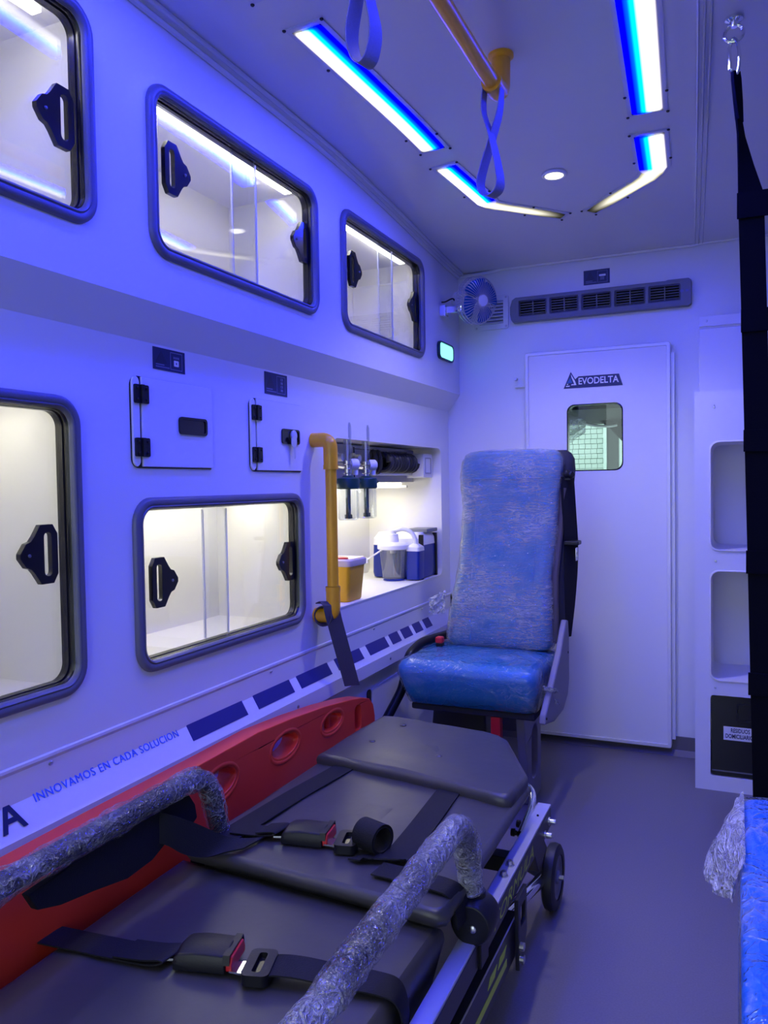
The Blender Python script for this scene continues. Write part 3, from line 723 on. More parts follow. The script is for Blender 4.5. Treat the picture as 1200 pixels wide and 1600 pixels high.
def spot(label, x, y, cone, power):
    zz = zc(y)
    t = thing('ceiling_spot', (x, y, zz), label, 'light', 'round ceiling spots')
    b = MB(); b.lathe([(.036, .001), (.036, -.003), (.032, -.006), (.029, -.005)], (x, y, zz), n=28); b.build('ring', M['whitep'], t)
    b = MB(); b.lathe([(.029, -.0045), (.015, -.007), (.0005, -.0075)], (x, y, zz), n=28); b.build('lens', M['spot'], t)
    l = bpy.data.lights.new('spot_lamp', 'SPOT'); l.energy = SPOT*power; l.color = (1, .96, .9); l.spot_size = math.radians(cone); l.spot_blend = .7; l.shadow_soft_size = .03
    o = bpy.data.objects.new('spot_lamp', l); COL.objects.link(o); o.parent = t; o.location = (0, 0, -.012)
spot('small round ceiling spot light between the two bent light bars', -.472, 2.285, 126, 1.2)
spot('added unseen ceiling spot brightening the near pads and floor', -.430, 1.15, 66, 1.5)  # added out of view to lift the floor and pads
spot('added unseen ceiling spot near the rear doorway, for more light', -.430, .05, 66, 1.5)  # second unseen spot, put in for extra downward light
# yellow overhead rail
t = thing('overhead_rail', (-.455, 1.64, 1.80), 'orange yellow overhead grab rail running along the ceiling', 'handrail')
b = MB(); b.tube([(-.462, .45, 1.812), (-.452, 1.615, 1.803)], .0155, 20); b.build('tube', M['yellow'], t)
b = MB(); b.tube(fillet([(-.452, 1.585, 1.803), (-.451, 1.648, 1.803), (-.451, 1.652, 1.884)], .03, 8), .020, 20); b.lathe([(.021, 0), (.021, .010)], (-.452, 1.58, 1.803), (0, 1, 0), 20); b.lathe([(.027, 0), (.027, -.006), (.021, -.010)], (-.451, 1.652, zc(1.65)), n=20); b.build('end_bracket', M['yellow'], t)
def handstrap(label, p, off, tw):
    """off: (dx, dz) control points from the right of the rail round the loop to its left"""
    x, y, z = p
    t = thing('hand_strap', p, label, 'strap', 'hand straps on the overhead rail')
    r = .0180
    top = [(x - r*math.cos(PI*k/8), y, z + r*math.sin(PI*k/8)) for k in range(9)]
    low = bez([(x+r, y, z)] + [(x+dx, y+dy, z+dz) for dx, dy, dz in off] + [(x-r, y, z)], 8)
    P = top + low[1:]; n = len(P); wv = []
    for i in range(n):
        u = max(0, (i-8)/(n-9)); an = tw*math.sin(PI*u)
        wv.append((.026*math.sin(an), .026*math.cos(an), 0))
    b = MB(); b.ribbon(P, wv, .0022); b.build('webbing', M['strapceil'], t, angle=60)
    return t
handstrap('twisted grey hand strap hanging at the bracket end of the overhead rail', (-.4525, 1.600, 1.803), [(.012, .004, -.05), (-.004, .006, -.100), (-.030, .006, -.180), (-.026, .002, -.212), (-.010, 0, -.224), (.010, -.002, -.212), (.012, -.006, -.180), (-.004, -.006, -.104), (-.020, -.004, -.05)], .45)
handstrap('grey hand strap hanging in front of the long left light bar', (-.4575, .985, 1.8075), [(.008, 0, -.08), (.006, 0, -.145), (.017, 0, -.205), (.012, 0, -.240), (0, 0, -.252), (-.012, 0, -.240), (-.018, 0, -.205), (-.006, 0, -.140), (-.008, 0, -.08)], .3)

# ------------------------------------------------------------------ back wall: vent unit, louver, fan, marker light
mpb = mx_back(YB)
t = thing('air_vent_unit', (-.46, YB, 1.60), 'long grey air conditioning vent unit with five grilles above the door', 'air vent')
y_f = YB-.030
cells = [(-.752+.1175*i*1.0, -.752+.1175*i+.105) for i in range(5)]
outer = [(-.775, 1.597), (-.150, 1.597), (-.141, 1.604), (-.141, 1.684), (-.150, 1.692), (-.22, 1.692), (-.225, 1.690), (-.765, 1.690), (-.778, 1.682), (-.786, 1.655), (-.786, 1.63), (-.782, 1.608)]
b = MB(); b.plate(outer, [rr(a, c, 1.618, 1.676, .003, 2) for a, c in cells], mpb, .001, .030); b.build('housing', M['acgrey'], t, bevel=.004)
for a, c in cells:
    b = MB(); b.plate(rect(a+.001, c-.001, 1.619, 1.675), [], mpb, .004, .008); g = b.build('vent_grille', M['gasket'], t, smooth=False)
    b = MB(); b.plate(rr(a+.0005, c-.0005, 1.6185, 1.6755, .003, 2), [rect(a+.005, c-.005, 1.623, 1.671)], mpb, .014, .026)
    b.build('grille_frame', M['frame'], g, smooth=False)
    for k in range(5):
        zz = 1.6285 + .0093*k
        b = MB(); b.box(a+.004, c-.004, YB-.026, YB-.016, zz-.0009, zz+.0009, Matrix.Translation((0, YB-.02, zz)) @ Matrix.Rotation(.45, 4, 'X') @ Matrix.Translation((0, -YB+.02, -zz))); b.build('slat', M['acgrey'], g, smooth=False)
    b = MB(); b.box((a+c)/2-.0015, (a+c)/2+.0015, YB-.024, YB-.010, 1.62, 1.674); b.build('divider', M['acgrey'], g, smooth=False)
b = MB(); b.plate(rr(-.768, -.16, 1.603, 1.686, .012), [rr(-.765, -.163, 1.606, 1.683, .011)], mpb, .029, .0312); b.build('front_ridge', M['acgrey'], t, smooth=False)
b = MB()
for i in range(2): b.plate(rr(-.178+.016*i, -.166+.016*i, 1.645, 1.653, .002, 2), [], mpb, .030, .031)
b.build('indicator', M['dimprint'], t, smooth=False)

t = thing('louver_vent', (-.865, YB, 1.58), 'square white louver vent on the back wall behind the small fan', 'vent')
b = MB(); b.plate(rr(-.934, -.798, 1.583, 1.712, .010), [rect(-.915, -.818, 1.603, 1.692)], mpb, .0005, .010); b.build('frame', M['louver'], t, bevel=.002)
b = MB(); b.plate(rect(-.915, -.818, 1.603, 1.692), [], mpb, .0005, .001); b.build('backing', M['acgrey'], t, smooth=False)
for k in range(7):
    zz = 1.609 + .0128*k
    b = MB(); b.box(-.916, -.817, YB-.013, YB-.001, zz-.0012, zz+.0012, Matrix.Translation((0, YB-.007, zz)) @ Matrix.Rotation(.75, 4, 'X') @ Matrix.Translation((0, -YB+.007, -zz))); b.build('slat', M['louver'], t, smooth=False)
for x in (-.925, -.807):
    for z in (1.592, 1.703): screw(t, (x, YB-.010, z), (0, -1, 0), .004, 'steel')

t = thing('wall_fan', (-1.0, 2.8, 1.64), 'small clip fan with blue blades and wire cage in the corner', 'fan')
C0 = Vector((-.862, 2.80, 1.655)); AX = Vector((.84, -.50, -.18)).normalized()
e1 = (Vector((0, 0, 1)) - AX*AX.z).normalized(); e2 = AX.cross(e1)
def fp(h, r, a): return C0 + AX*h + (e1*math.cos(a) + e2*math.sin(a))*r
b = MB()
for h, r in ((0, .086), (.012, .082), (-.02, .084)): b.tube([fp(h, r, 2*PI*k/40) for k in range(40)], .0016, 6, loop=True)
b.tube([fp(.030, .024, 2*PI*k/24) for k in range(24)], .0014, 6, loop=True)
for k in range(44):
    a = 2*PI*k/44
    b.tube([fp(.030, .022, a), fp(.030, .05, a), fp(.022, .074, a), fp(.008, .085, a), fp(-.012, .086, a), fp(-.028, .070, a), fp(-.034, .035, a)], .0012, 4, caps=False)
b.build('wire_cage', M['wire'], t)
b = MB(); b.lathe([(.0005, .036), (.020, .034), (.022, .030), (.022, .027), (.0005, .026)], C0, AX, 20); b.build('badge', M['whitep'], t)
for k in range(4):
    a0 = 2*PI*k/4 + .55; rows = []
    for i in range(8):
        u = i/7; r = .016 + .062*u; wd = (.45 + .95*math.sin(PI*min(1, u*.60+.10)))
        rows.append([fp(.012-.022*((j/6)-.5)*(1-.3*u)+.0012*(i % 2), r, a0 + wd*((j/6)-.5)) for j in range(7)])
    b = MB(); b.loft(rows, False); bl = b.build('blade', M['fanblade'], t, angle=20)
    bl.modifiers.new('solid', 'SOLIDIFY').thickness = .0014
b = MB(); b.lathe([(.0005, .018), (.014, .018), (.016, .010), (.016, -.012)], C0, AX, 18); b.build('hub', M['whitep'], t)
b = MB(); b.lathe([(.0005, -.115), (.016, -.113), (.036, -.105), (.042, -.075), (.040, -.042), (.026, -.034), (.0005, -.034)], C0, AX, 22); b.build('motor', M['whitep'], t)
b = MB()
b.tube([fp(-.07, .03, PI), fp(-.07, .030, PI)+Vector((0, 0, -.012)), Vector((-.925, 2.795, 1.628))], .006, 8)
b.box(-.985, -.918, 2.785, 2.806, 1.618, 1.642); b.box(-.9995, -.978, 2.775, 2.815, 1.608, 1.648)
b.lathe([(.007, 0), (.007, .012), (.004, .014)], (-.932, 2.785, 1.630), (0, -1, 0), 12); b.build('clamp', M['chrome'], t, bevel=.0015)
b = MB(); b.tube(bez([fp(-.09, .03, 2.2), (-.955, 2.80, 1.672), (-.985, 2.80, 1.664), (-1.0, 2.80, 1.664)], 6), .0028, 6); b.build('cable', M['black'], t)

t = thing('marker_light', (-1.0, 2.82, 1.48), 'small glowing teal marker light on the left wall near the corner', 'light')
mu = mx_left(XU)
b = MB(); b.plate(rr(2.742, 2.900, 1.450, 1.515, .020), [rr(2.748, 2.894, 1.455, 1.510, .016)], mu, .0005, .012); b.build('bezel', M['green'], t, bevel=.003)
b = MB(); b.loft([[mu(p[0], p[1], .002) for p in rr(2.748, 2.894, 1.455, 1.510, .016)], [mu(p[0], p[1], .011) for p in rr(2.750, 2.892, 1.457, 1.508, .016)], [mu(p[0], p[1], .014) for p in rr(2.760, 2.882, 1.465, 1.500, .012)]], True, False, True); b.build('lens', M['teal'], t)

# ------------------------------------------------------------------ partition door with window
t = tag(thing('door', (-.47, YB, .03), '', 'door'), 'white sliding partition door with a small window and brand plate', 'door')
t.name = 'door_1'; t['kind'] = 'structure'
DX0, DX1, DZ0, DZ1 = -.728, -.210, .031, 1.476
b = MB(); b.plate(rect(DX0+.004, DX1-.004, DZ0+.004, DZ1-.004), [rr(*DW, .028)], mpb, .006, .036); b.build('door_panel', M['doorw'], t, smooth=False)
b = MB(); b.loft([[mpb(p[0], p[1], w) for p in rr(DX0+i, DX1-i, DZ0+i, DZ1-i, r, 4)] for i, w, r in ((0, .004, .008), (0, .038, .008), (.002, .041, .007), (.012, .041, .004), (.013, .036, .004))]); b.build('edge_trim', M['alutrim'], t, angle=30)
b = MB(); b.plate(rr(DW[0]-.001, DW[1]+.001, DW[2]-.001, DW[3]+.001, .028), [], mpb, .018, .022); b.build('window_pane', M['doorglass'], t, smooth=False)
b = MB(); b.loft([[mpb(p[0], p[1], w) for p in rr(DW[0]-i, DW[1]+i, DW[2]-i, DW[3]+i, .028)] for i, w in ((.001, .0365), (-.0015, .0375), (-.003, .036), (-.003, .006))]); b.build('window_gasket', M['gasket'], t)
b = MB(); b.box(DX1-.004, DX1+.012, YB-.024, YB-.001, .06, 1.44); b.build('guide_rail', M['alutrim'], t, smooth=False)
b = MB(); b.box(-.735, -.728, YB-.02, YB-.002, 1.36, 1.385); b.lathe([(.006, 0), (.006, .02)], (-.77, YB-.002, 1.385), (0, -1, 0), 12); b.box(-.775, -.735, YB-.012, YB-.001, 1.352, 1.36); b.build('catch', M['alutrim'], t, bevel=.001)
mpd = mx_back(YB-.0362)
b = MB(); b.plate([(-.5835, 1.3335), (-.372, 1.334), (-.385, 1.376), (-.529, 1.376), (-.541, 1.366), (-.557, 1.394)], [], mpd, 0, .0012); pl = b.build('brand_plate', M['navy'], t, smooth=False); pl['label'] = 'navy brand plate with triangle emblem'
b = MB(); b.plate([(-.557, 1.3865), (-.5415, 1.3595), (-.5365, 1.3445), (-.556, 1.3445), (-.5535, 1.349), (-.5445, 1.349), (-.5545, 1.373)], [], mpd, .0012, .0016)
b.plate([(-.5755, 1.340), (-.562, 1.340), (-.560, 1.3438), (-.5735, 1.3438)], [], mpd, .0012, .0016); b.plate([(-.572, 1.347), (-.567, 1.347), (-.566, 1.351), (-.5705, 1.351)], [], mpd, .0012, .0016); b.build('emblem_white', M['whiteprint'], pl, smooth=False)
b = MB(); b.plate([(-.5715, 1.3535), (-.561, 1.3535), (-.5515, 1.3535), (-.5585, 1.3735)], [], mpd, .0012, .0016); b.build('emblem_blue', M['blueprint'], pl, smooth=False)
b = MB(); b.plate([(-.551, 1.346), (-.546, 1.346), (-.548, 1.3485)], [], mpd, .0016, .0019); b.build('emblem_red', M['redprint'], pl, smooth=False)
text('brand_lettering', 'EVODELTA', .0335, M['whiteprint'], (-.5305, YB-.0362-.0013, 1.3465), (1, 0, 0), (0, 0, 1), parent=pl, bold=.0006, xscale=.87)

# ------------------------------------------------------------------ what the door window shows: the cab and a white brick wall outside
t = thing('cab_headliner', (-.6, 3.6, 1.25), 'dark cab headliner seen through the top of the door window', 'car interior')
b = MB(); b.loft([[(x, 3.05+.02*i, 1.262), (x, 3.75, 1.252+.0*i), (x, 3.95, 1.30), (x, 3.95, 1.6), (x, 3.05, 1.6)] for i, x in enumerate((-1.4, .6))], True, True, True); b.build('roof_lining', M['darkcab'], t)
b = MB(); b.plate([(-.50, 1.02), (-.30, 1.02), (-.30, 1.262), (-.62, 1.262), (-.56, 1.225), (-.505, 1.205)], [], mx_back(3.62), 0, .05)
b = MB(); b.plate([(-.40, 1.262), (-.40, 1.02), (-.447, 1.155), (-.50, 1.215), (-.56, 1.262)], [], mx_back(3.62), 0, .05); b.build('pillar_cover', M['darkcab'], t, bevel=.006)
b = MB(); b.tube(bez([(-.62, 3.55, 1.247), (-.56, 3.55, 1.232), (-.50, 3.55, 1.228), (-.47, 3.55, 1.232)], 6), .006, 8); b.build('sun_visor_rod', M['alu'], t)
t = tag(MB().add([Vector((-.71+.13*(i/9), 3.4+.05*noise.noise((i*.4, j*.5, 1)), 1.25-.10*(j/7)*(1-.5*abs(i/4.5-1)) + .012*noise.noise((i*.6, j*.6, 5)))) for j in range(8) for i in range(10)], [(j*10+i, j*10+i+1, j*10+i+11, j*10+i+10) for j in range(7) for i in range(9)]).build('plastic_sheet', M['filmloose']), 'crumpled clear plastic sheet hanging in the cab behind the door window', 'plastic sheet')
wallY = 14.0
t = thing('brick_wall', (-2.4, wallY, 0), 'white brick wall outdoors seen through the door window', 'wall'); t['kind'] = 'structure'
b = MB(); b.box(-3.2, -2.075, wallY+.01, wallY+.12, 0, 2.6); b.build('mortar', M['mortar'], t, smooth=False)
bw, bh = .104, .0855
bmb = MB(); bmb.box(-bw/2+.003, bw/2-.003, -.02, .02, -bh/2+.004, bh/2-.004); bme = None
for j in range(13):
    for i in range(8):
        x = -2.13 - bw*i - (.012 if j % 2 else 0); z = 1.08 + bh*j
        if bme is None:
            o = bmb.build('brick', M['brick'], None, smooth=False); bme = o.data
        else:
            o = bpy.data.objects.new('brick', bme); COL.objects.link(o)
        o.parent = t; o.matrix_parent_inverse = Matrix.Translation(-t.location); o.location = (x, wallY + random.uniform(-.004, .004), z)
b = MB(); b.box(-2.075, -2.02, wallY-.1, wallY+.1, 0, 2.6); tag(b.build('white_post', M['whitepost'], smooth=False, bevel=.004), 'thin white post beside the brick wall outside', 'post')
b = MB(); b.box(-2.02, -1.83, wallY-.05, wallY+.2, 0, 2.6); tag(b.build('dark_gate', M['post'], smooth=False, bevel=.01), 'dark weathered gate panel right of the white post outside', 'gate')
b = MB(); b.box(-1.83, -1.3, wallY, wallY+.2, 0, 2.6); tag(b.build('white_gable', M['whitepost'], smooth=False, bevel=.004), 'bright white wall strip at the right edge of the door window', 'wall')
b = MB(); b.box(-30, 30, -40, 60, -.8, -.72); struct(b.build('ground', M['mortar'], smooth=False))

# ------------------------------------------------------------------ white open-front cabinet column at the right, and the panel above it
t = thing('storage_column', (.2, 2.69, 0), 'white storage column with two open compartments at the right', 'cabinet')
CY = 2.69; CX0, CX1 = -.120, XR-.004
mc = mx_back(CY)
o1, o2, o3 = (-.0725, .30, .766, 1.106), (-.0725, .30, .354, .700), (-.0745, .30, .046, .306)
b = MB(); b.plate(rect(CX0, CX1, 0, 1.266), [rr(*o1, .026), rr(*o2, .026), rr(*o3, .010)], mc, -.016, 0); b.build('front_panel', M['wall'], t, smooth=False)
b = MB(); b.box(CX0, CX0+.014, CY+.016, YB-.034, 0, 1.266); b.build('side_panel', M['wall'], t, smooth=False)
b = MB(); b.box(CX0+.014, CX1, CY+.016, YB-.034, 1.252, 1.266); b.build('top_panel', M['wall'], t, smooth=False)
for o in (o1, o2):
    b = MB(); b.loft([[mc(p[0], p[1], w) for p in rr(o[0]+i, o[1]-i, o[2]+i, o[3]-i, .026)] for i, w in ((-.004, .0005), (-.003, .003), (0, .004), (.001, 0), (.001, -.02), (.001, -.25))], True, False, True); b.build('compartment_liner', M['locker'], t, angle=40)
b = MB(); b.plate(rr(o3[0]+.003, o3[1]-.003, o3[2]+.003, o3[3]-.003, .010), [], mc, -.030, -.006); bn = b.build('bin_flap', M['blackgloss'], t, bevel=.002); bn['label'] = 'black flap front of the waste bin'
b = MB(); b.plate(rr(.00, .16, .225, .285, .006), [rr(.006, .154, .231, .279, .004)], mc, -.006, -.004); b.build('grip_recess', M['black'], bn, bevel=.001)
b = MB(); b.plate(rect(o3[0]+.004, o3[1]-.004, .062, .066), [], mc, -.006, -.0045); b.build('hinge_line', M['rubber'], bn, smooth=False)
b = MB(); b.plate(rect(-.0365, .0605, .165, .208), [], mc, -.006, -.0055); lb = b.build('bin_label', M['label'], bn, smooth=False); lb['label'] = 'white waste label with two printed lines'
text('label_lettering', 'RESIDUOS\nDOMICILIARIOS', .0185, M['navy2'], (.012, CY+.0052, .1905), (1, 0, 0), (0, 0, 1), .0005, bn, 'CENTER', bold=.0004, xscale=.66)
for x, z in ((-.062, 1.215), (-.058, .732), (-.060, .330)): screw(t, (x, CY, z), (0, -1, 0), .0035, 'steel')
screw(t, (-.062, CY, 1.222), (0, -1, 0), .002, 'steel')
t = thing('upper_panel', (.2, 2.9, 1.27), 'white flat panel with top flange above the storage column', 'panel')
b = MB(); b.box(-.115, XR-.004, 2.905, YB-.004, 1.267, 1.500); b.build('panel', M['wall'], t, smooth=False, bevel=.003)
b = MB(); b.box(-.113, XR-.004, 2.897, 2.905, 1.505, 1.540); b.box(-.113, XR-.004, 2.905, YB-.004, 1.500, 1.512); fl = b.build('flange', M['wall'], t, smooth=False, bevel=.001)
screw(fl, (-.09, 2.897, 1.523), (0, -1, 0), .0035, 'steel')

# ------------------------------------------------------------------ black strap net hanging from the ceiling
t = thing('safety_net', (.03, 1.72, zc(1.72)), 'black webbing ladder net clipped to a ceiling ring at right', 'net')
NY = 1.72; zt = zc(NY)
b = MB(); b.lathe([(.017, 0), (.017, -.005), (.008, -.009), (.006, -.018), (.0005, -.018)], (-.003, NY, zt), n=18)
b.tube([(-.003 + .017*math.cos(a), NY, zt-.030 + .016*math.sin(a)) for a in [2*PI*k/24 for k in range(24)]], .0033, 8, loop=True); b.build('ceiling_ring', M['chrome'], t)
b = MB(); b.tube([(-.0035+.009*math.cos(a)+.004*(1-math.sin(a))/2*.6, NY-.004*math.cos(a), zt-.075 + (.036)*math.sin(a)) for a in [2*PI*k/28 for k in range(28)]], .0034, 8, loop=True); b.tube([(-.0115, NY-.001, zt-.055), (-.010, NY-.001, zt-.098)], .0036, 8); b.build('carabiner', M['chrome'], t)
b = MB()
b.ribbon([(.000, NY, zt-.104), (.001, NY, zt-.118), (.004, NY, zt-.16), (.0065, NY, zt-.20)], [(.012, .010, 0), (.014, .012, 0), (.012, .014, 0), (.008, .020, 0)], .008)
b.build('sewn_end', M['net'], t)
b = MB()
hs = [(1.692, .0055, .010, .02), (1.66, .0095, .012, .02), (1.60, .018, .028, .012), (1.545, .0265, .045, .004), (1.50, .028, .046, 0), (1.28, .0335, .046, 0), (1.04, .0385, .045, 0), (.80, .0435, .044, 0), (.36, .0515, .042, 0), (.03, .054, .042, 0)]
b.ribbon([(x, NY, z) for z, x, w, d in hs], [(w, d, 0) for z, x, w, d in hs], .004); b.build('vertical_strap', M['net'], t)
b = MB(); hs2 = [(z, .50-(x-.03)*.3, w, d) for z, x, w, d in hs]; b.ribbon([(x, NY, z) for z, x, w, d in hs2], [(w, d, 0) for z, x, w, d in hs2], .004); b.build('vertical_strap', M['net'], t)
for z0, z1, xl in ((1.498, 1.548, .002), (1.277, 1.322, .009), (1.043, 1.086, .0135), (.802, .848, .018), (.56, .605, .022), (.30, .345, .024)):
    b = MB(); b.plate([(xl, z0), (.53, z0-.004), (.53, z1-.004), (xl, z1)], [], mx_back(NY-.002), 0, .005); b.build('cross_strap', M['net'], t, bevel=.0008)

# ------------------------------------------------------------------ blue bench at the right
def rrd(x0, x1, y0, y1, r, step=.02):
    base = rr(x0, x1, y0, y1, r, 4); out = []
    for i, p in enumerate(base):
        q = base[(i+1) % len(base)]; d = math.hypot(q[0]-p[0], q[1]-p[1]); k = max(1, int(d/step))
        for j in range(k): out.append((p[0]+(q[0]-p[0])*j/k, p[1]+(q[1]-p[1])*j/k))
    return out
def cushion(levels, r, nz=None, puff=0.0, amp=0.0, freq=14, seed=0, step=.02, caps=True, crown=0.0):
    """levels: (z, x0, x1, y0, y1); rounded horizontal sections stacked along z; puff + noise for film wraps"""
    rings = []; base = None
    for z, x0, x1, y0, y1 in levels:
        if base is None: base = len(rrd(x0, x1, y0, y1, r, step))
    ref = levels[len(levels)//2]
    uvp = rrd(*ref[1:], r, step)
    for z, x0, x1, y0, y1 in levels:
        ring = []
        for px, py in uvp:
            fx = (px-ref[1])/(ref[2]-ref[1]); fy = (py-ref[3])/(ref[4]-ref[3])
            X = x0-puff + fx*(x1-x0+2*puff); Y = y0-puff + fy*(y1-y0+2*puff); Z = z
            if amp:
                nz_ = noise.noise((X*freq+seed, Y*freq, Z*freq*2.2))
                cx, cy = (x0+x1)/2, (y0+y1)/2; d = Vector((X-cx, Y-cy, 0)).normalized()
                X += d.x*amp*nz_; Y += d.y*amp*nz_; Z += amp*.5*noise.noise((X*freq, Y*freq+9, seed))
            ring.append((X, Y, Z))
        rings.append(ring)
    b = MB(); b.loft(rings, True)
    # rounded fan caps so that the top and bottom stay smooth
    for ri, sg in ((rings[0], -1), (rings[-1], 1)):
        cx = sum(p[0] for p in ri)/len(ri); cy = sum(p[1] for p in ri)/len(ri); cz = sum(p[2] for p in ri)/len(ri)
        prev = ri
        grid = [prev]
        for f in (.9, .75, .5, .25):
            nr = []
            for p in ri:
                X = cx+(p[0]-cx)*f; Y = cy+(p[1]-cy)*f; Z = cz+(p[2]-cz)*f + sg*crown*(1-f*f)
                if amp: Z += amp*noise.noise((X*freq, Y*freq*1.3, seed+3))
                nr.append((X, Y, Z))
            grid.append(nr)
        o = len(b.v); b.loft(grid, True); b.add([(cx, cy, cz+sg*crown)] + grid[-1], [(0, 1+k, 1+(k+1) % len(ri)) for k in range(len(ri))])
    return b
t = thing('bench', (.28, .55, 0), 'blue vinyl bench in clear film at the bottom right', 'bench')
BZ = .45
b = MB(); b.box(.022, XR-.004, -.5, 1.44, 0, BZ-.09); b.build('base', M['wall'], t, smooth=False, bevel=.003)
lv = [(BZ-.09, .012, .60, -.48, 1.462), (BZ-.082, .006, .606, -.486, 1.470), (BZ-.02, .005, .606, -.486, 1.472), (BZ-.006, .010, .60, -.48, 1.468), (BZ, .024, .59, -.466, 1.454)]
b = cushion(lv, .03, step=.04, crown=.004); b.build('seat_pad', M['bench'], t, angle=60)
b = cushion([(z+(.003 if i > 2 else 0), x0, x1, y0, y1) for i, (z, x0, x1, y0, y1) in enumerate(lv)], .03, puff=.003, amp=.0022, freq=15, seed=2, step=.015, crown=.006); b.build('plastic_wrap', M['filmbench'], t, angle=80)
b = MB(); rows = []
for j in range(15):
    v = j/14; rows_ = []
    for i in range(17):
        u = i/16; y = 1.185 + .285*u
        out_ = (.018 + .040*max(0, math.sin(PI*min(1, (1-u)*1.25)))**1.2) if v > 0 else 0
        x = .012 - out_*v*1.05 + .009*noise.noise((y*34, v*5, 2.2))*v
        z = BZ+.004 - .10*v*v*(.55+.45*math.sin(PI*u)) + .008*noise.noise((y*40, v*6, 7))
        rows_.append((x, y + .012*noise.noise((y*25, v*4, 11))*v, z))
    rows.append(rows_)
b.loft(rows, False); b.build('loose_film', M['filmloose'], t, angle=80)

# ------------------------------------------------------------------ attendant seat
t = thing('attendant_seat', (-.72, 2.4, 0), 'blue attendant seat wrapped in clear stretch film facing the rear', 'seat')
lv = [(.314, -.905, -.550, 2.250, 2.545), (.322, -.922, -.533, 2.226, 2.55), (.36, -.935, -.526, 2.210, 2.555), (.415, -.952, -.521, 2.200, 2.555), (.432, -.954, -.523, 2.204, 2.55), (.445, -.946, -.531, 2.217, 2.545), (.452, -.928, -.546, 2.24, 2.53)]
b = cushion(lv, .035, crown=.006); cu = b.build('seat_cushion', M['seat'], t, angle=60)
for xs, zs in ((-.850, 0), (-.612, 0)):
    b = MB(); b.tube([(xs, 2.40, .4545), (xs, 2.26, .4535), (xs, 2.232, .449), (xs, 2.212, .434), (xs, 2.2035, .412), (xs+.002, 2.2115, .36), (xs+.003, 2.224, .328)], .0022, 6); b.build('seam', M['seat'], cu)
b = cushion([(z + (.003 if i > 4 else 0), x0, x1, y0, y1) for i, (z, x0, x1, y0, y1) in enumerate(lv)], .035, puff=.004, amp=.004, freq=16, seed=5, step=.012, crown=.008); b.build('plastic_wrap', M['filmbench'], t, angle=80)
def yf(z): return 2.448 + (z-.46)*.135 - .016*math.exp(-((z-.62)/.12)**2) + .012*math.exp(-((z-.86)/.10)**2)
bl = []
for z, x0, x1, dy, th in ((.452, -.845, -.560, .030, .05), (.460, -.864, -.540, .012, .085), (.480, -.876, -.529, .003, .10), (.55, -.868, -.531, 0, .11), (.62, -.858, -.533, 0, .11), (.69, -.846, -.535, 0, .11), (.76, -.840, -.531, 0, .11), (.83, -.838, -.527, 0, .10), (.90, -.838, -.523, 0, .10), (.97, -.842, -.518, 0, .10), (1.03, -.846, -.513, 0, .10), (1.065, -.842, -.515, .004, .09), (1.084, -.832, -.525, .012, .075), (1.094, -.815, -.542, .026, .05)):
    bl.append((z, x0, x1, yf(z)+dy, yf(z)+dy+th))
b = cushion(bl, .028, crown=.002); bk = b.build('backrest', M['seat'], t, angle=60)
b = MB(); b.tube([(-.80+.02*k, yf(1.0)-.001, 1.003) for k in range(13)], .0022, 6); b.build('seam', M['seat'], bk)
for xs in (-.79, -.585):
    b = MB(); b.tube([(xs, yf(z)-.0008, z) for z in [.48+.03*k for k in range(18)]], .002, 6); b.build('seam', M['seat'], bk)
bl2 = [l for i, l in enumerate(bl)]
fine = []
for (a, c) in zip(bl2, bl2[1:]):
    for k in range(3): fine.append(tuple(a[i]+(c[i]-a[i])*k/3 for i in range(5)))
fine.append(bl2[-1])
b = cushion(fine, .028, puff=.005, amp=.006, freq=18, seed=8, step=.010, crown=.006); b.build('plastic_wrap', M['film'], t, angle=80)
b = MB(); sh = []
for z, x0, x1, y0, y1 in bl[2:]: sh.append([(p[0], p[1], z) for p in rr(x0+.01, x1+.030, y0+.06, y1+.035, .02, 4)])
b.loft(sh, True, True, True); b.build('back_shell', M['seatdark'], t)
b = MB(); b.tube([(x1+.008, y0+.040, z) for z, x0, x1, y0, y1 in bl[2:10]], .012, 8); b.build('piping', M['piping'], t)
# seat belt down the right side
b = MB(); b.lathe([(.0005, -.02), (.014, -.018), (.016, -.006), (.012, 0), (.012, .012), (.008, .016), (.0005, .016)], (-.488, 2.56, 1.012), (.8, -.6, 0), 16); b.box(-.515, -.488, 2.555, 2.585, .995, 1.02); b.build('belt_anchor', M['black'], t)
b = MB(); P = bez([(-.497, 2.565, 1.005), (-.492, 2.57, .90), (-.487, 2.575, .76), (-.493, 2.56, .62), (-.504, 2.535, .49)], 8); b.ribbon(P, (.034, .050, 0), .0025); bt = b.build('belt_webbing', M['web'], t)
b = MB(); b.box(-.505, -.458, 2.545, 2.60, .785, .799); b.build('tongue_grip', M['black'], bt, bevel=.004)
b = MB(); b.plate(rr(2.556, 2.584, .735, .777, .003, 3), [rr(2.563, 2.577, .745, .762, .002, 3)], mx_left(-.470), 0, .002); b.build('belt_tongue', M['steel'], bt)
b = MB(); b.plate([(2.49, .555), (2.515, .55), (2.525, .50), (2.525, .36), (2.50, .315), (2.43, .285), (2.30, .285), (2.175, .310), (2.185, .335), (2.30, .405), (2.40, .47), (2.46, .53)], [], mx_left(-.506), 0, .020); sc_ = b.build('side_cover', M['seatside'], t, bevel=.006)
for p in ((2.515, .45), (2.20, .325)): screw(sc_, mx_left(-.487)(p[0]-.012, p[1], .0), (1, 0, 0), .004, 'black')
b = MB(); b.box(-.915, -.53, 2.235, 2.53, .298, .318); b.build('seat_pan', M['seatdark'], t, bevel=.006)
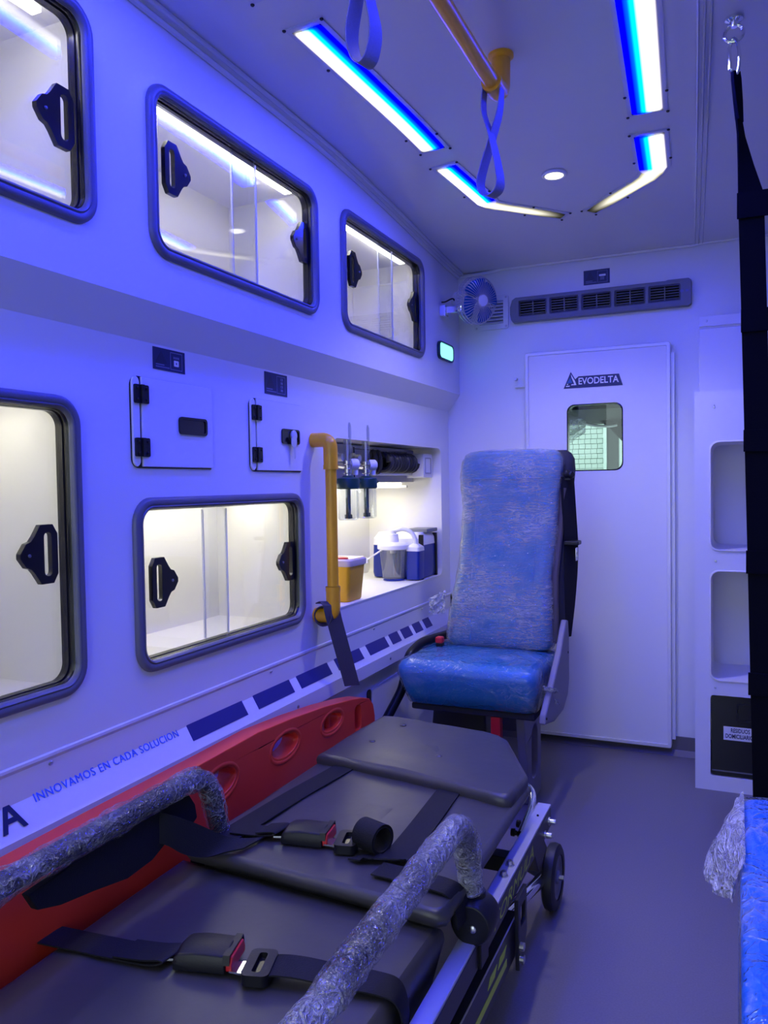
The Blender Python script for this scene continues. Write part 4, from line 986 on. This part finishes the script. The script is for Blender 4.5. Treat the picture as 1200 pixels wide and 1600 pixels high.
b = MB(); b.loft([sq(-.80, 2.40, .10, .08, .01, .0), sq(-.79, 2.40, .085, .08, .01, .30)], True, True, True); b.build('pedestal', M['frame'], t)
b = MB(); b.plate([(2.28, .30), (2.50, .30), (2.50, .0), (2.36, .0), (2.345, .03), (2.30, .20)], [rr(2.375, 2.455, .07, .235, .035, 5)], mx_left(-.600), 0, .026); b.build('pedestal_plate', M['seatside'], t, bevel=.004)
b = MB(); b.box(-.72, -.60, 2.37, 2.48, .0, .02); b.build('foot_plate', M['seatside'], t, bevel=.003)
b = MB(); b.box(-.665, -.635, 2.24, 2.27, .20, .298); b.build('adjuster_handle', M['redbtn'], t, bevel=.004)
b = MB(); b.tube(fillet([(-.90, 2.56, .474), (-.952, 2.42, .466), (-.965, 2.34, .44), (-.970, 2.30, .34), (-1.002, 2.236, .252)], .03, 6), .015, 12); b.build('armrest', M['black'], t)
b = MB(); b.box(-.905, -.882, 2.43, 2.455, .42, .468); bq = b.build('buckle_stalk', M['black'], t, bevel=.004)
b = MB(); b.box(-.906, -.880, 2.426, 2.452, .464, .486); b.build('buckle_button', M['redbtn'], bq, bevel=.006)
b = MB(); rows = []
for j in range(9):
    rows.append([(-.880 - .055*(j/8) + .012*noise.noise((i*.8, j*.5, 3)), 2.46 + .02*noise.noise((i*.7, j*.7, 8)), .60 + .075*(i/8-.5)*(1-.3*j/8) - .02*j/8 + .010*noise.noise((i*.9, j*.9, 1))) for i in range(9)])
b.loft(rows, False); b.build('loose_film', M['filmloose'], t, angle=80)
b = MB(); rows = []
for j in range(9):
    rows.append([(-.512 + .045*(j/8)*(.6+.4*math.sin(i)) + .010*noise.noise((i*.8, j*.5, 13)), 2.25 + .05*(i/8) + .02*noise.noise((i*.7, j*.7, 18)), .40 - .06*(i/8) + .012*noise.noise((i*.9, j*.9, 11))) for i in range(9)])
b.loft(rows, False); b.build('loose_film', M['filmloose'], t, angle=80)

# ------------------------------------------------------------------ red spine board standing on edge by the wall
t = thing('spine_board', (-.945, 1.1, 0), 'red plastic spine board standing on edge between stretcher and wall', 'spine board')
out_ = [(.05, .0), (1.25, .0), (1.60, .03), (1.90, .10), (1.965, .16), (1.988, .25), (1.988, .345), (1.978, .378), (1.955, .400), (1.915, .413), (1.84, .427), (1.70, .446), (1.55, .460), (1.40, .470), (1.25, .468), (.95, .466), (.60, .460), (.12, .455), (.06, .44), (.03, .40), (.03, .05)]
holes = []
def oval(cy, cz, hy, hz): return [(cy+hy*math.cos(a), cz+hz*math.sin(a)) for a in [2*PI*k/20 for k in range(20)]]
hl = [(1.265, .410, .052, .026), (1.51, .408, .056, .024), (1.735, .398, .052, .020)]
holes = [oval(*h) for h in hl] + [rr(1.862, 1.900, .330, .402, .016)] + [oval(1.02, .41, .05, .026)]
b = MB(); b.plate(out_, holes, mx_left(-.968), 0, .044); bo = b.build('board', M['red'], t, bevel=.0105, seg=3, angle=50)
for h in hl + [(1.02, .41, .05, .026)]:
    b = MB(); b.loft([[(-.9245+w, h[0]+(h[2]+g)*math.cos(a), h[1]-.002+(h[3]+g)*math.sin(a)) for a in [2*PI*k/28 for k in range(28)]] for w, g in ((-.001, .016), (.002, .011), (.0015, .005), (-.004, .0), (-.012, -.002))], True); b.build('grip_rim', M['red'], bo, angle=70)
b = MB()
for cy, cz in ((1.255, .41), (1.745, .398)): b.tube([(-.946, cy, cz-.03), (-.946, cy, cz+.03)], .0075, 10)
b.build('strap_pin', M['red'], bo)

# ------------------------------------------------------------------ stretcher
t = thing('stretcher', (-.63, .9, 0), 'low wheeled stretcher with black padded sections and film wrapped side handles', 'stretcher')
def pad(poly, z0, z1, r, crown=.004, taper=.01):
    """padded section: poly (x, y), rounded top edge; finely divided so the vinyl can sag a little"""
    P = [Vector((p[0], p[1], 0)) for p in poly]
    P = [Vector((v.x, v.y, 0)) for v in dense(P + [P[0]], .03)[:-1]]
    c = sum(P, Vector())/len(P)
    rings = []
    def ring(ins_, z):
        o = []
        for p in P:
            d = (c-p); L = d.length; q = p + d*min(.9, ins_/L); o.append((q.x, q.y, z + .0018*noise.noise((q.x*18, q.y*18, 3))))
        return o
    rings.append(ring(taper, z0)); rings.append(ring(min(taper, r*.3), z0+min(r*.6, .012))) if taper < .02 else None; rings.append(ring(0, z1-r))
    for k in range(1, 5):
        a = PI/2*k/4; rings.append(ring(r*(1-math.cos(a)), z1-r+r*math.sin(a)))
    b = MB(); b.loft(rings, True, True, False)
    prev = rings[-1]; grid = [prev]
    for f in (.92, .82, .7, .55, .4, .25, .12):
        grid.append([(c.x+(p[0]-c.x)*f, c.y+(p[1]-c.y)*f, z1 + crown*(1-f) + .0022*noise.noise((p[0]*f*9, p[1]*f*9, 7))) for p in prev])
    b.loft(grid, True); o = len(b.v)
    return b, grid[-1], c, z1+crown
def addpad(name, poly, z0, z1, r, crown=.004, taper=.01):
    b, last, c, zz = pad(poly, z0, z1, r, crown, taper)
    n = len(last); b.add([(c.x, c.y, zz)] + list(last), [(0, 1+k, 1+(k+1) % n) for k in range(n)])
    return b.build(name, M['vinyl'], t, angle=60)
addpad('mattress_section', [(-.905, -.25), (-.402, -.25), (-.402, 1.10), (-.905, 1.13)], .225, .329, .026, taper=.042)
mid = addpad('mattress_section', [(-.880, 1.098), (-.400, 1.064), (-.386, 1.075), (-.383, 1.15), (-.388, 1.60), (-.870, 1.64)], .335, .363, .014)
b = MB(); b.loft([[(-.845, y, z0), (-.462, y-.025, z0), (-.450, y-.025, z0+.008), (-.396, y-.025, .345), (-.875, y, .345)] for y, z0 in ((1.125, .262), (1.35, .245), (1.60, .255))], True, True, True); b.build('mattress_core', M['vinyl'], mid, bevel=.01)
addpad('mattress_section', [(-.866, 1.545), (-.640, 1.512), (-.410, 1.462), (-.396, 1.470), (-.390, 1.580), (-.395, 1.600), (-.490, 1.800), (-.515, 1.828), (-.56, 1.845), (-.82, 1.882), (-.848, 1.872), (-.862, 1.75)], .338, .386, .016, crown=.005)
for (x, y) in ((-.78, 1.66), (-.60, 1.62), (-.76, 1.80)):
    b = MB(); b.lathe([(.008, .0004), (.006, .0022), (.0004, .003)], (x, y, .3885), n=12); b.build('button_tuft', M['vinyl'], t)
# side rails
for sx in (1, -1):
    def X(x): return x if sx > 0 else -1.262-x
    b = MB(); w = .0145
    b.loft([[(X(xc-w*1), y, .236), (X(xc+w), y, .236), (X(xc+w), y, .281), (X(xc-w), y, .281)] for xc, y in ((-.367, -.3), (-.387, 1.713))], True, True, True)
    rail = b.build('side_rail', M['alu'], t, bevel=.002)
    b = MB(); b.loft([[(X(xc+w+.0005), y, .2375), (X(xc+w+.0013), y, .2375), (X(xc+w+.0013), y, .2765), (X(xc+w+.0005), y, .2765)] for xc, y in ((-.367, -.29), (-.387, 1.705))], True, True, True)
    side = b.build('rail_side', M['frame'], rail, smooth=False)
    if sx > 0:
        text('rail_lettering', 'FORMULA', .034, M['decal'], (-.3668, 1.24, .2445), (-.0099, 1, 0), (0, 0, 1), .0006, rail, xscale=1.9, shear=.35)
        text('rail_lettering', 'FORMULA', .034, M['decal'], (-.3595, .58, .2445), (-.0099, 1, 0), (0, 0, 1), .0006, rail, xscale=1.9, shear=.35)
        for y in (1.407, 1.364):
            b = MB(); b.lathe([(.0085, 0), (.0085, .002), (.006, .0021), (.006, .009), (.0036, .009), (.0030, .005), (.0004, .005)], (-.3835, y, .281), n=14); b.build('bolt', M['steel'], rail, angle=30)
        screw(rail, (-.385, 1.64, .281), (0, 0, 1), .0025, 'black')
        for y, z in ((1.680, .256), (1.640, .243)):
            b = MB(); b.lathe([(.009, 0), (.009, .004), (.006, .0045), (.006, .016), (.0055, .017), (.0004, .017)], (-.372, y, z), (1, 0, 0), 14); b.build('bolt', M['steel'], rail, angle=30)
        for y in (1.63, 1.585):
            b = MB(); b.lathe([(.005, 0), (.005, .02), (.008, .021), (.008, .028), (.0004, .028)], (-.400, y, .262), (-1, 0, 0), 10); b.build('bolt', M['frame'], rail, angle=30)
    # lower chassis rail with decals
    b = MB(); b.box(X(-.402), X(-.372), -.3, 1.42, .115, .190) if sx > 0 else b.box(X(-.372), X(-.402), -.3, 1.42, .115, .190); ch = b.build('chassis_rail', M['frame'], t, bevel=.003)
    if sx > 0:
        b = MB(); b.box(-.372, -.3712, .95, 1.335, .134, .147); b.build('decal_stripe', M['decal'], ch, smooth=False)
        b = MB(); b.plate([(1.22, .158), (1.26, .158), (1.275, .172), (1.235, .172)], [], mx_left(-.372), 0, .0008); b.plate([(1.28, .158), (1.32, .158), (1.335, .172), (1.295, .172)], [], mx_left(-.372), 0, .0008)
        b.plate([(1.02, .156), (1.035, .156), (1.06, .180), (1.045, .180)], [], mx_left(-.372), 0, .0008); b.build('decal_mark', M['decal'], ch, smooth=False)
        b = MB(); b.box(-.374, -.3715, .3, 1.41, .1895, .1905); b.build('rail_edge', M['alu'], ch, smooth=False)
        b = MB(); b.plate([(1.375, .235), (1.44, .235), (1.44, .15), (1.405, .10), (1.38, .10)], [rr(1.392, 1.428, .175, .212, .006)], mx_left(-.368), 0, .008); b.build('side_bracket', M['frame'], t, bevel=.002)
        for z in (.145, .122):
            b = MB(); b.lathe([(.0075, 0), (.0075, .008), (.0004, .009)], (-.360, 1.385, z), (1, 0, 0), 12); b.build('bolt', M['steel'], ch, angle=30)
    # folded leg tubes
    b = MB(); b.tube(fillet([(X(-.42), .9, .20), (X(-.42), 1.40, .155), (X(-.405), 1.60, .125), (X(-.405), 1.80, .075)], .06), .014, 14); b.build('folding_leg', M['chrome'], t)
    # front castor
    b = MB(); b.plate([(1.60, .236), (1.712, .236), (1.83, .085), (1.815, .060), (1.785, .070), (1.64, .16)], [], mx_left(X(-.420 if sx > 0 else -.416)), 0, .006); b.plate([(1.60, .236), (1.68, .236), (1.74, .17), (1.66, .15)], [], mx_left(X(-.400) - .012), 0, .024); b.build('castor_fork', M['frame'], t, bevel=.002)
    wx = X(-.388)
    b = MB(); b.lathe([(.050, -.014), (.064, -.0145), (.072, -.010), (.0745, 0), (.072, .010), (.064, .0145), (.050, .014)], (wx, 1.80, .0755), (1, 0, 0), 36, cap=False); b.lathe([(.052, -.010), (.050, .012), (.052, .0125)], (wx, 1.80, .0755), (1, 0, 0), 36, cap=False); wh = b.build('wheel', M['rubbert'], t)
    b = MB(); b.lathe([(.0004, -.012), (.052, -.010), (.052, .010), (.046, .012), (.040, .008), (.016, .008), (.014, .014), (.0004, .015)], (wx, 1.80, .0755), (1, 0, 0), 30); b.build('wheel_hub', M['rubber'], wh, angle=30)
    b = MB(); b.lathe([(.006, 0), (.006, .012), (.0004, .013)], (wx+sx*.013, 1.80, .0755), (sx, 0, 0), 12); b.build('axle_bolt', M['steel'], wh, angle=30)
for y in (.55, 1.54):
    b = MB(); b.box(-.865, -.398, y-.018, y+.018, .205, .236); b.build('cross_bar', M['frame'], t, bevel=.002)
b = MB(); b.tube(fillet([(-.60, 1.775, .305), (-.43, 1.765, .296), (-.405, 1.69, .285), (-.408, 1.58, .262)], .05), .0085, 12); b.build('frame_tube', M['chrome'], t)
b = MB(); b.tube([(-.432, .30, .262), (-.418, 1.055, .262)], .0075, 12); b.build('frame_tube', M['chrome'], t)
# handles with crumpled film
def handle(pts, fm, seed):
    path = dense(fillet(pts, .062, 8), .006)
    b = MB(); b.tube(path, .0165, 16); h = b.build('side_handle', M['foam'], t)
    L = len(path)
    b = MB(); b.tube(path[:L-4], [.0205 + .0035*noise.noise((i*.11, seed, 0)) + .0016*noise.noise((i*.45, seed, 4)) for i in range(L-4)], 22, caps=False, jitter=.14); b.build('plastic_wrap', M[fm], h, angle=85)
    return h
handle([(-.372, .15, .468), (-.386, 1.150, .475), (-.382, 1.176, .325)], 'filmtube2', 1)
handle([(-.862, .12, .482), (-.860, 1.138, .486), (-.862, 1.180, .330)], 'filmtube', 9)
# loose film drooping under the right handle
for x0, sgn, za in ((-.378, 1, .460), (-.861, -1, .470)):
    b = MB(); rows = []
    for j in range(5):
        rows.append([(x0 - .004*j + .006*noise.noise((i*.5, j*.5, sgn)), .35+.69*i/60, za - .026*(j/4)*(1+.6*noise.noise((i*.22, 2, sgn))) ) for i in range(61)])
    b.loft(rows, False); b.build('loose_film', M['film'], t, angle=85)
for x in (-.374, -.873):
    b = MB(); b.lathe([(.022, -.030), (.031, -.028), (.0335, -.020), (.0335, .024), (.030, .030), (.0004, .030)], (x, 1.168, .309), (0, -1, 0), 30); b.lathe([(.020, 0), (.020, .026)], (x-.006, 1.176, .322), (0, .0, 1), 18); b.box(x-.014, x+.014, 1.15, 1.19, .236, .29); hb = b.build('pivot_hub', M['black'], t, bevel=.002)
    b = MB(); b.lathe([(.006, 0), (.006, .0015), (.004, .003), (.0004, .0034)], (x+.004, 1.168-.030, .305), (0, -1, 0), 12); b.build('pivot_bolt', M['steel'], hb)
b = MB(); b.plate([(.745, .452), (.85, .462), (1.02, .464), (1.085, .462), (1.10, .44), (1.105, .415), (1.08, .402), (1.03, .408), (.99, .392), (.93, .388), (.86, .402), (.80, .412), (.76, .425)], [], mx_left(-.872), 0, .014); b.build('handle_pad', M['web'], t, bevel=.005)

# ------------------------------------------------------------------ restraint belts lying on the stretcher
def frame(c, d):
    d = Vector((d[0], d[1], 0)).normalized(); n = Vector((-d.y, d.x, 0))
    return lambda u, v, w: (c[0]+d.x*u+n.x*v, c[1]+d.y*u+n.y*v, c[2]+w)
def buckle(par, c, d):
    f = frame(c, d)
    b = MB(); b.loft([[f(u, v, w) for v, w in ((-.030, .0), (-.031, .012), (-.026, .024+k), (0, .028+k), (.026, .024+k), (.031, .012), (.030, .0))] for u, k in ((-.042, -.008), (-.036, -.002), (-.01, .001), (.034, 0))], True, True, True); bd = b.build('buckle', M['black'], par, bevel=.003, angle=45)
    b = MB(); b.loft([[f(u, v, w) for v, w in ((-.026, .003), (-.027, .012), (-.022, .0225), (.022, .0225), (.027, .012), (.026, .003))] for u in (.030, .0425)], True, True, True); b.build('release_button', M['redbtn'], bd, bevel=.002)
    b = MB(); b.loft([[f(u, v, w) for v, w in ((-.030, .014), (-.027, .0262), (.027, .0262), (.030, .014), (.027, .0235), (-.027, .0235))] for u in (.030, .040)], True, True, True); b.build('button_shroud', M['black'], bd)
    b = MB(); b.plate([(-.060, -.018), (-.038, -.014), (-.038, .014), (-.060, .018)], [], lambda u, v, w: f(u, v, w), .005, .008); b.build('buckle_anchor', M['chrome'], bd)
    return bd
def tongue(par, c, d):
    f = frame(c, d)
    mp = lambda u, v, w: f(u, v, w)
    b = MB(); b.plate(rr(-.019, .019, -.031, .031, .009, 5), [rr(-.006, .006, -.022, .022, .004, 4)], mp, .001, .016); tg = b.build('tongue_grip', M['black'], par, bevel=.003)
    b = MB(); b.plate(rr(-.005, .005, -.021, .021, .004, 4), [], mp, .002, .010); b.build('tongue_bar', M['blackgloss'], tg, bevel=.002)
    b = MB(); b.plate([(-.040, -.011), (-.015, -.015), (-.015, .015), (-.040, .011)], [], mp, .005, .0075); b.build('tongue_plate', M['chrome'], tg)
zn = .3340
rb = thing('restraint_belt', (-.65, .87, zn), 'black restraint belt across the nearest stretcher pad, buckle almost closed', 'belt', 'restraint belts on the stretcher')
b = MB(); P = bez([(-.925, .838, zn+.001), (-.88, .842, zn+.001), (-.80, .848, zn+.002), (-.735, .853, zn+.004), (-.712, .857, zn+.010), (-.718, .856, zn+.0125), (-.745, .852, zn+.009), (-.79, .848, zn+.006)], 6); b.ribbon(P, (.004, .046, 0), .0022); b.build('webbing', M['web'], rb)
buckle(rb, (-.667, .878, zn), (.97, .24)); tongue(rb, (-.586, .880, zn), (.96, .28))
b = MB(); P = bez([(-.577, .884, zn+.006), (-.565, .886, zn+.013), (-.53, .893, zn+.014), (-.48, .905, zn+.008), (-.430, .916, zn+.004), (-.404, .922, zn-.004), (-.394, .925, zn-.03), (-.392, .926, zn-.07)], 6); b.ribbon(P, (-.012, .046, 0), .0022); b.build('webbing', M['web'], rb)
zm = .3685
rb = thing('restraint_belt', (-.65, 1.2, zm), 'black restraint belt on the middle pad with a rolled webbing end', 'belt', 'restraint belts on the stretcher')
b = MB(); P = bez([(-.83, 1.13, zm-.001), (-.825, 1.20, zm-.001), (-.812, 1.36, zm-.001), (-.795, 1.50, zm-.001), (-.788, 1.575, zm-.001)], 5); b.ribbon(P, (.050, .004, 0), .0022); b.build('webbing', M['web'], rb)
b = MB(); P = bez([(-.825, 1.178, zm+.0025), (-.78, 1.184, zm+.003), (-.755, 1.186, zm+.006), (-.738, 1.188, zm+.0105), (-.744, 1.188, zm+.013), (-.775, 1.185, zm+.008)], 6); b.ribbon(P, (.006, .044, 0), .0022); b.build('webbing', M['web'], rb)
buckle(rb, (-.688, 1.196, zm-.002), (.98, .16)); tongue(rb, (-.612, 1.196, zm-.002), (.95, .25))
b = MB(); cx = Vector((-.566, 1.200, zm+.023)); axv = Vector((.9, -.32, 0)).normalized(); sd = Vector((.32, .9, 0)).normalized()
b.ribbon([cx + sd*(.0255*math.cos(a)) + Vector((0, 0, 1))*(.0245*math.sin(a)) for a in [2*PI*k/30 - .5 for k in range(31)]] + [cx + sd*(.022*math.cos(a)) + Vector((0, 0, 1))*(.021*math.sin(a)) for a in [2*PI*k/30 - .5 for k in range(31)]], axv*.048, .0022); b.build('rolled_webbing', M['web'], rb)
b = MB(); P = bez([(-.575, 1.17, zm), (-.525, 1.165, zm+.006), (-.515, 1.19, zm+.003), (-.520, 1.30, zm), (-.528, 1.44, zm), (-.534, 1.53, zm-.001)], 6); b.ribbon(P, [(.030, .035, 0)]*4 + [(.046, .016, 0)]*5 + [(.049, .004, 0)]*(len(P)-9), .0022); b.build('webbing', M['web'], rb)
b = MB(); P = bez([(-.53, 1.14, zm+.001), (-.47, 1.135, zm+.001), (-.41, 1.13, zm), (-.388, 1.128, zm-.012), (-.381, 1.127, zm-.05)], 6); b.ribbon(P, (.004, .044, 0), .0022); b.build('webbing', M['web'], rb)
rb = thing('restraint_belt', (-.85, 1.1, .4), 'wide black belt end looped over the left film wrapped handle', 'belt', 'restraint belts on the stretcher')
b = MB(); K = [((-.884, 1.000, .425), (0, .004, .050)), ((-.872, 1.002, .437), (0, .004, .050)), ((-.850, 1.013, .433), (0, .004, .050)), ((-.830, 1.045, .408), (.004, .024, .044)), ((-.808, 1.088, .379), (.008, .050, .016)), ((-.785, 1.118, .3725), (.010, .056, .002)), ((-.765, 1.14, .3715), (.010, .056, .0))]
P = bez([k[0] for k in K], 6); WV = bez([k[1] for k in K], 6); b.ribbon(P, WV, .0024); b.build('webbing', M['web'], rb)
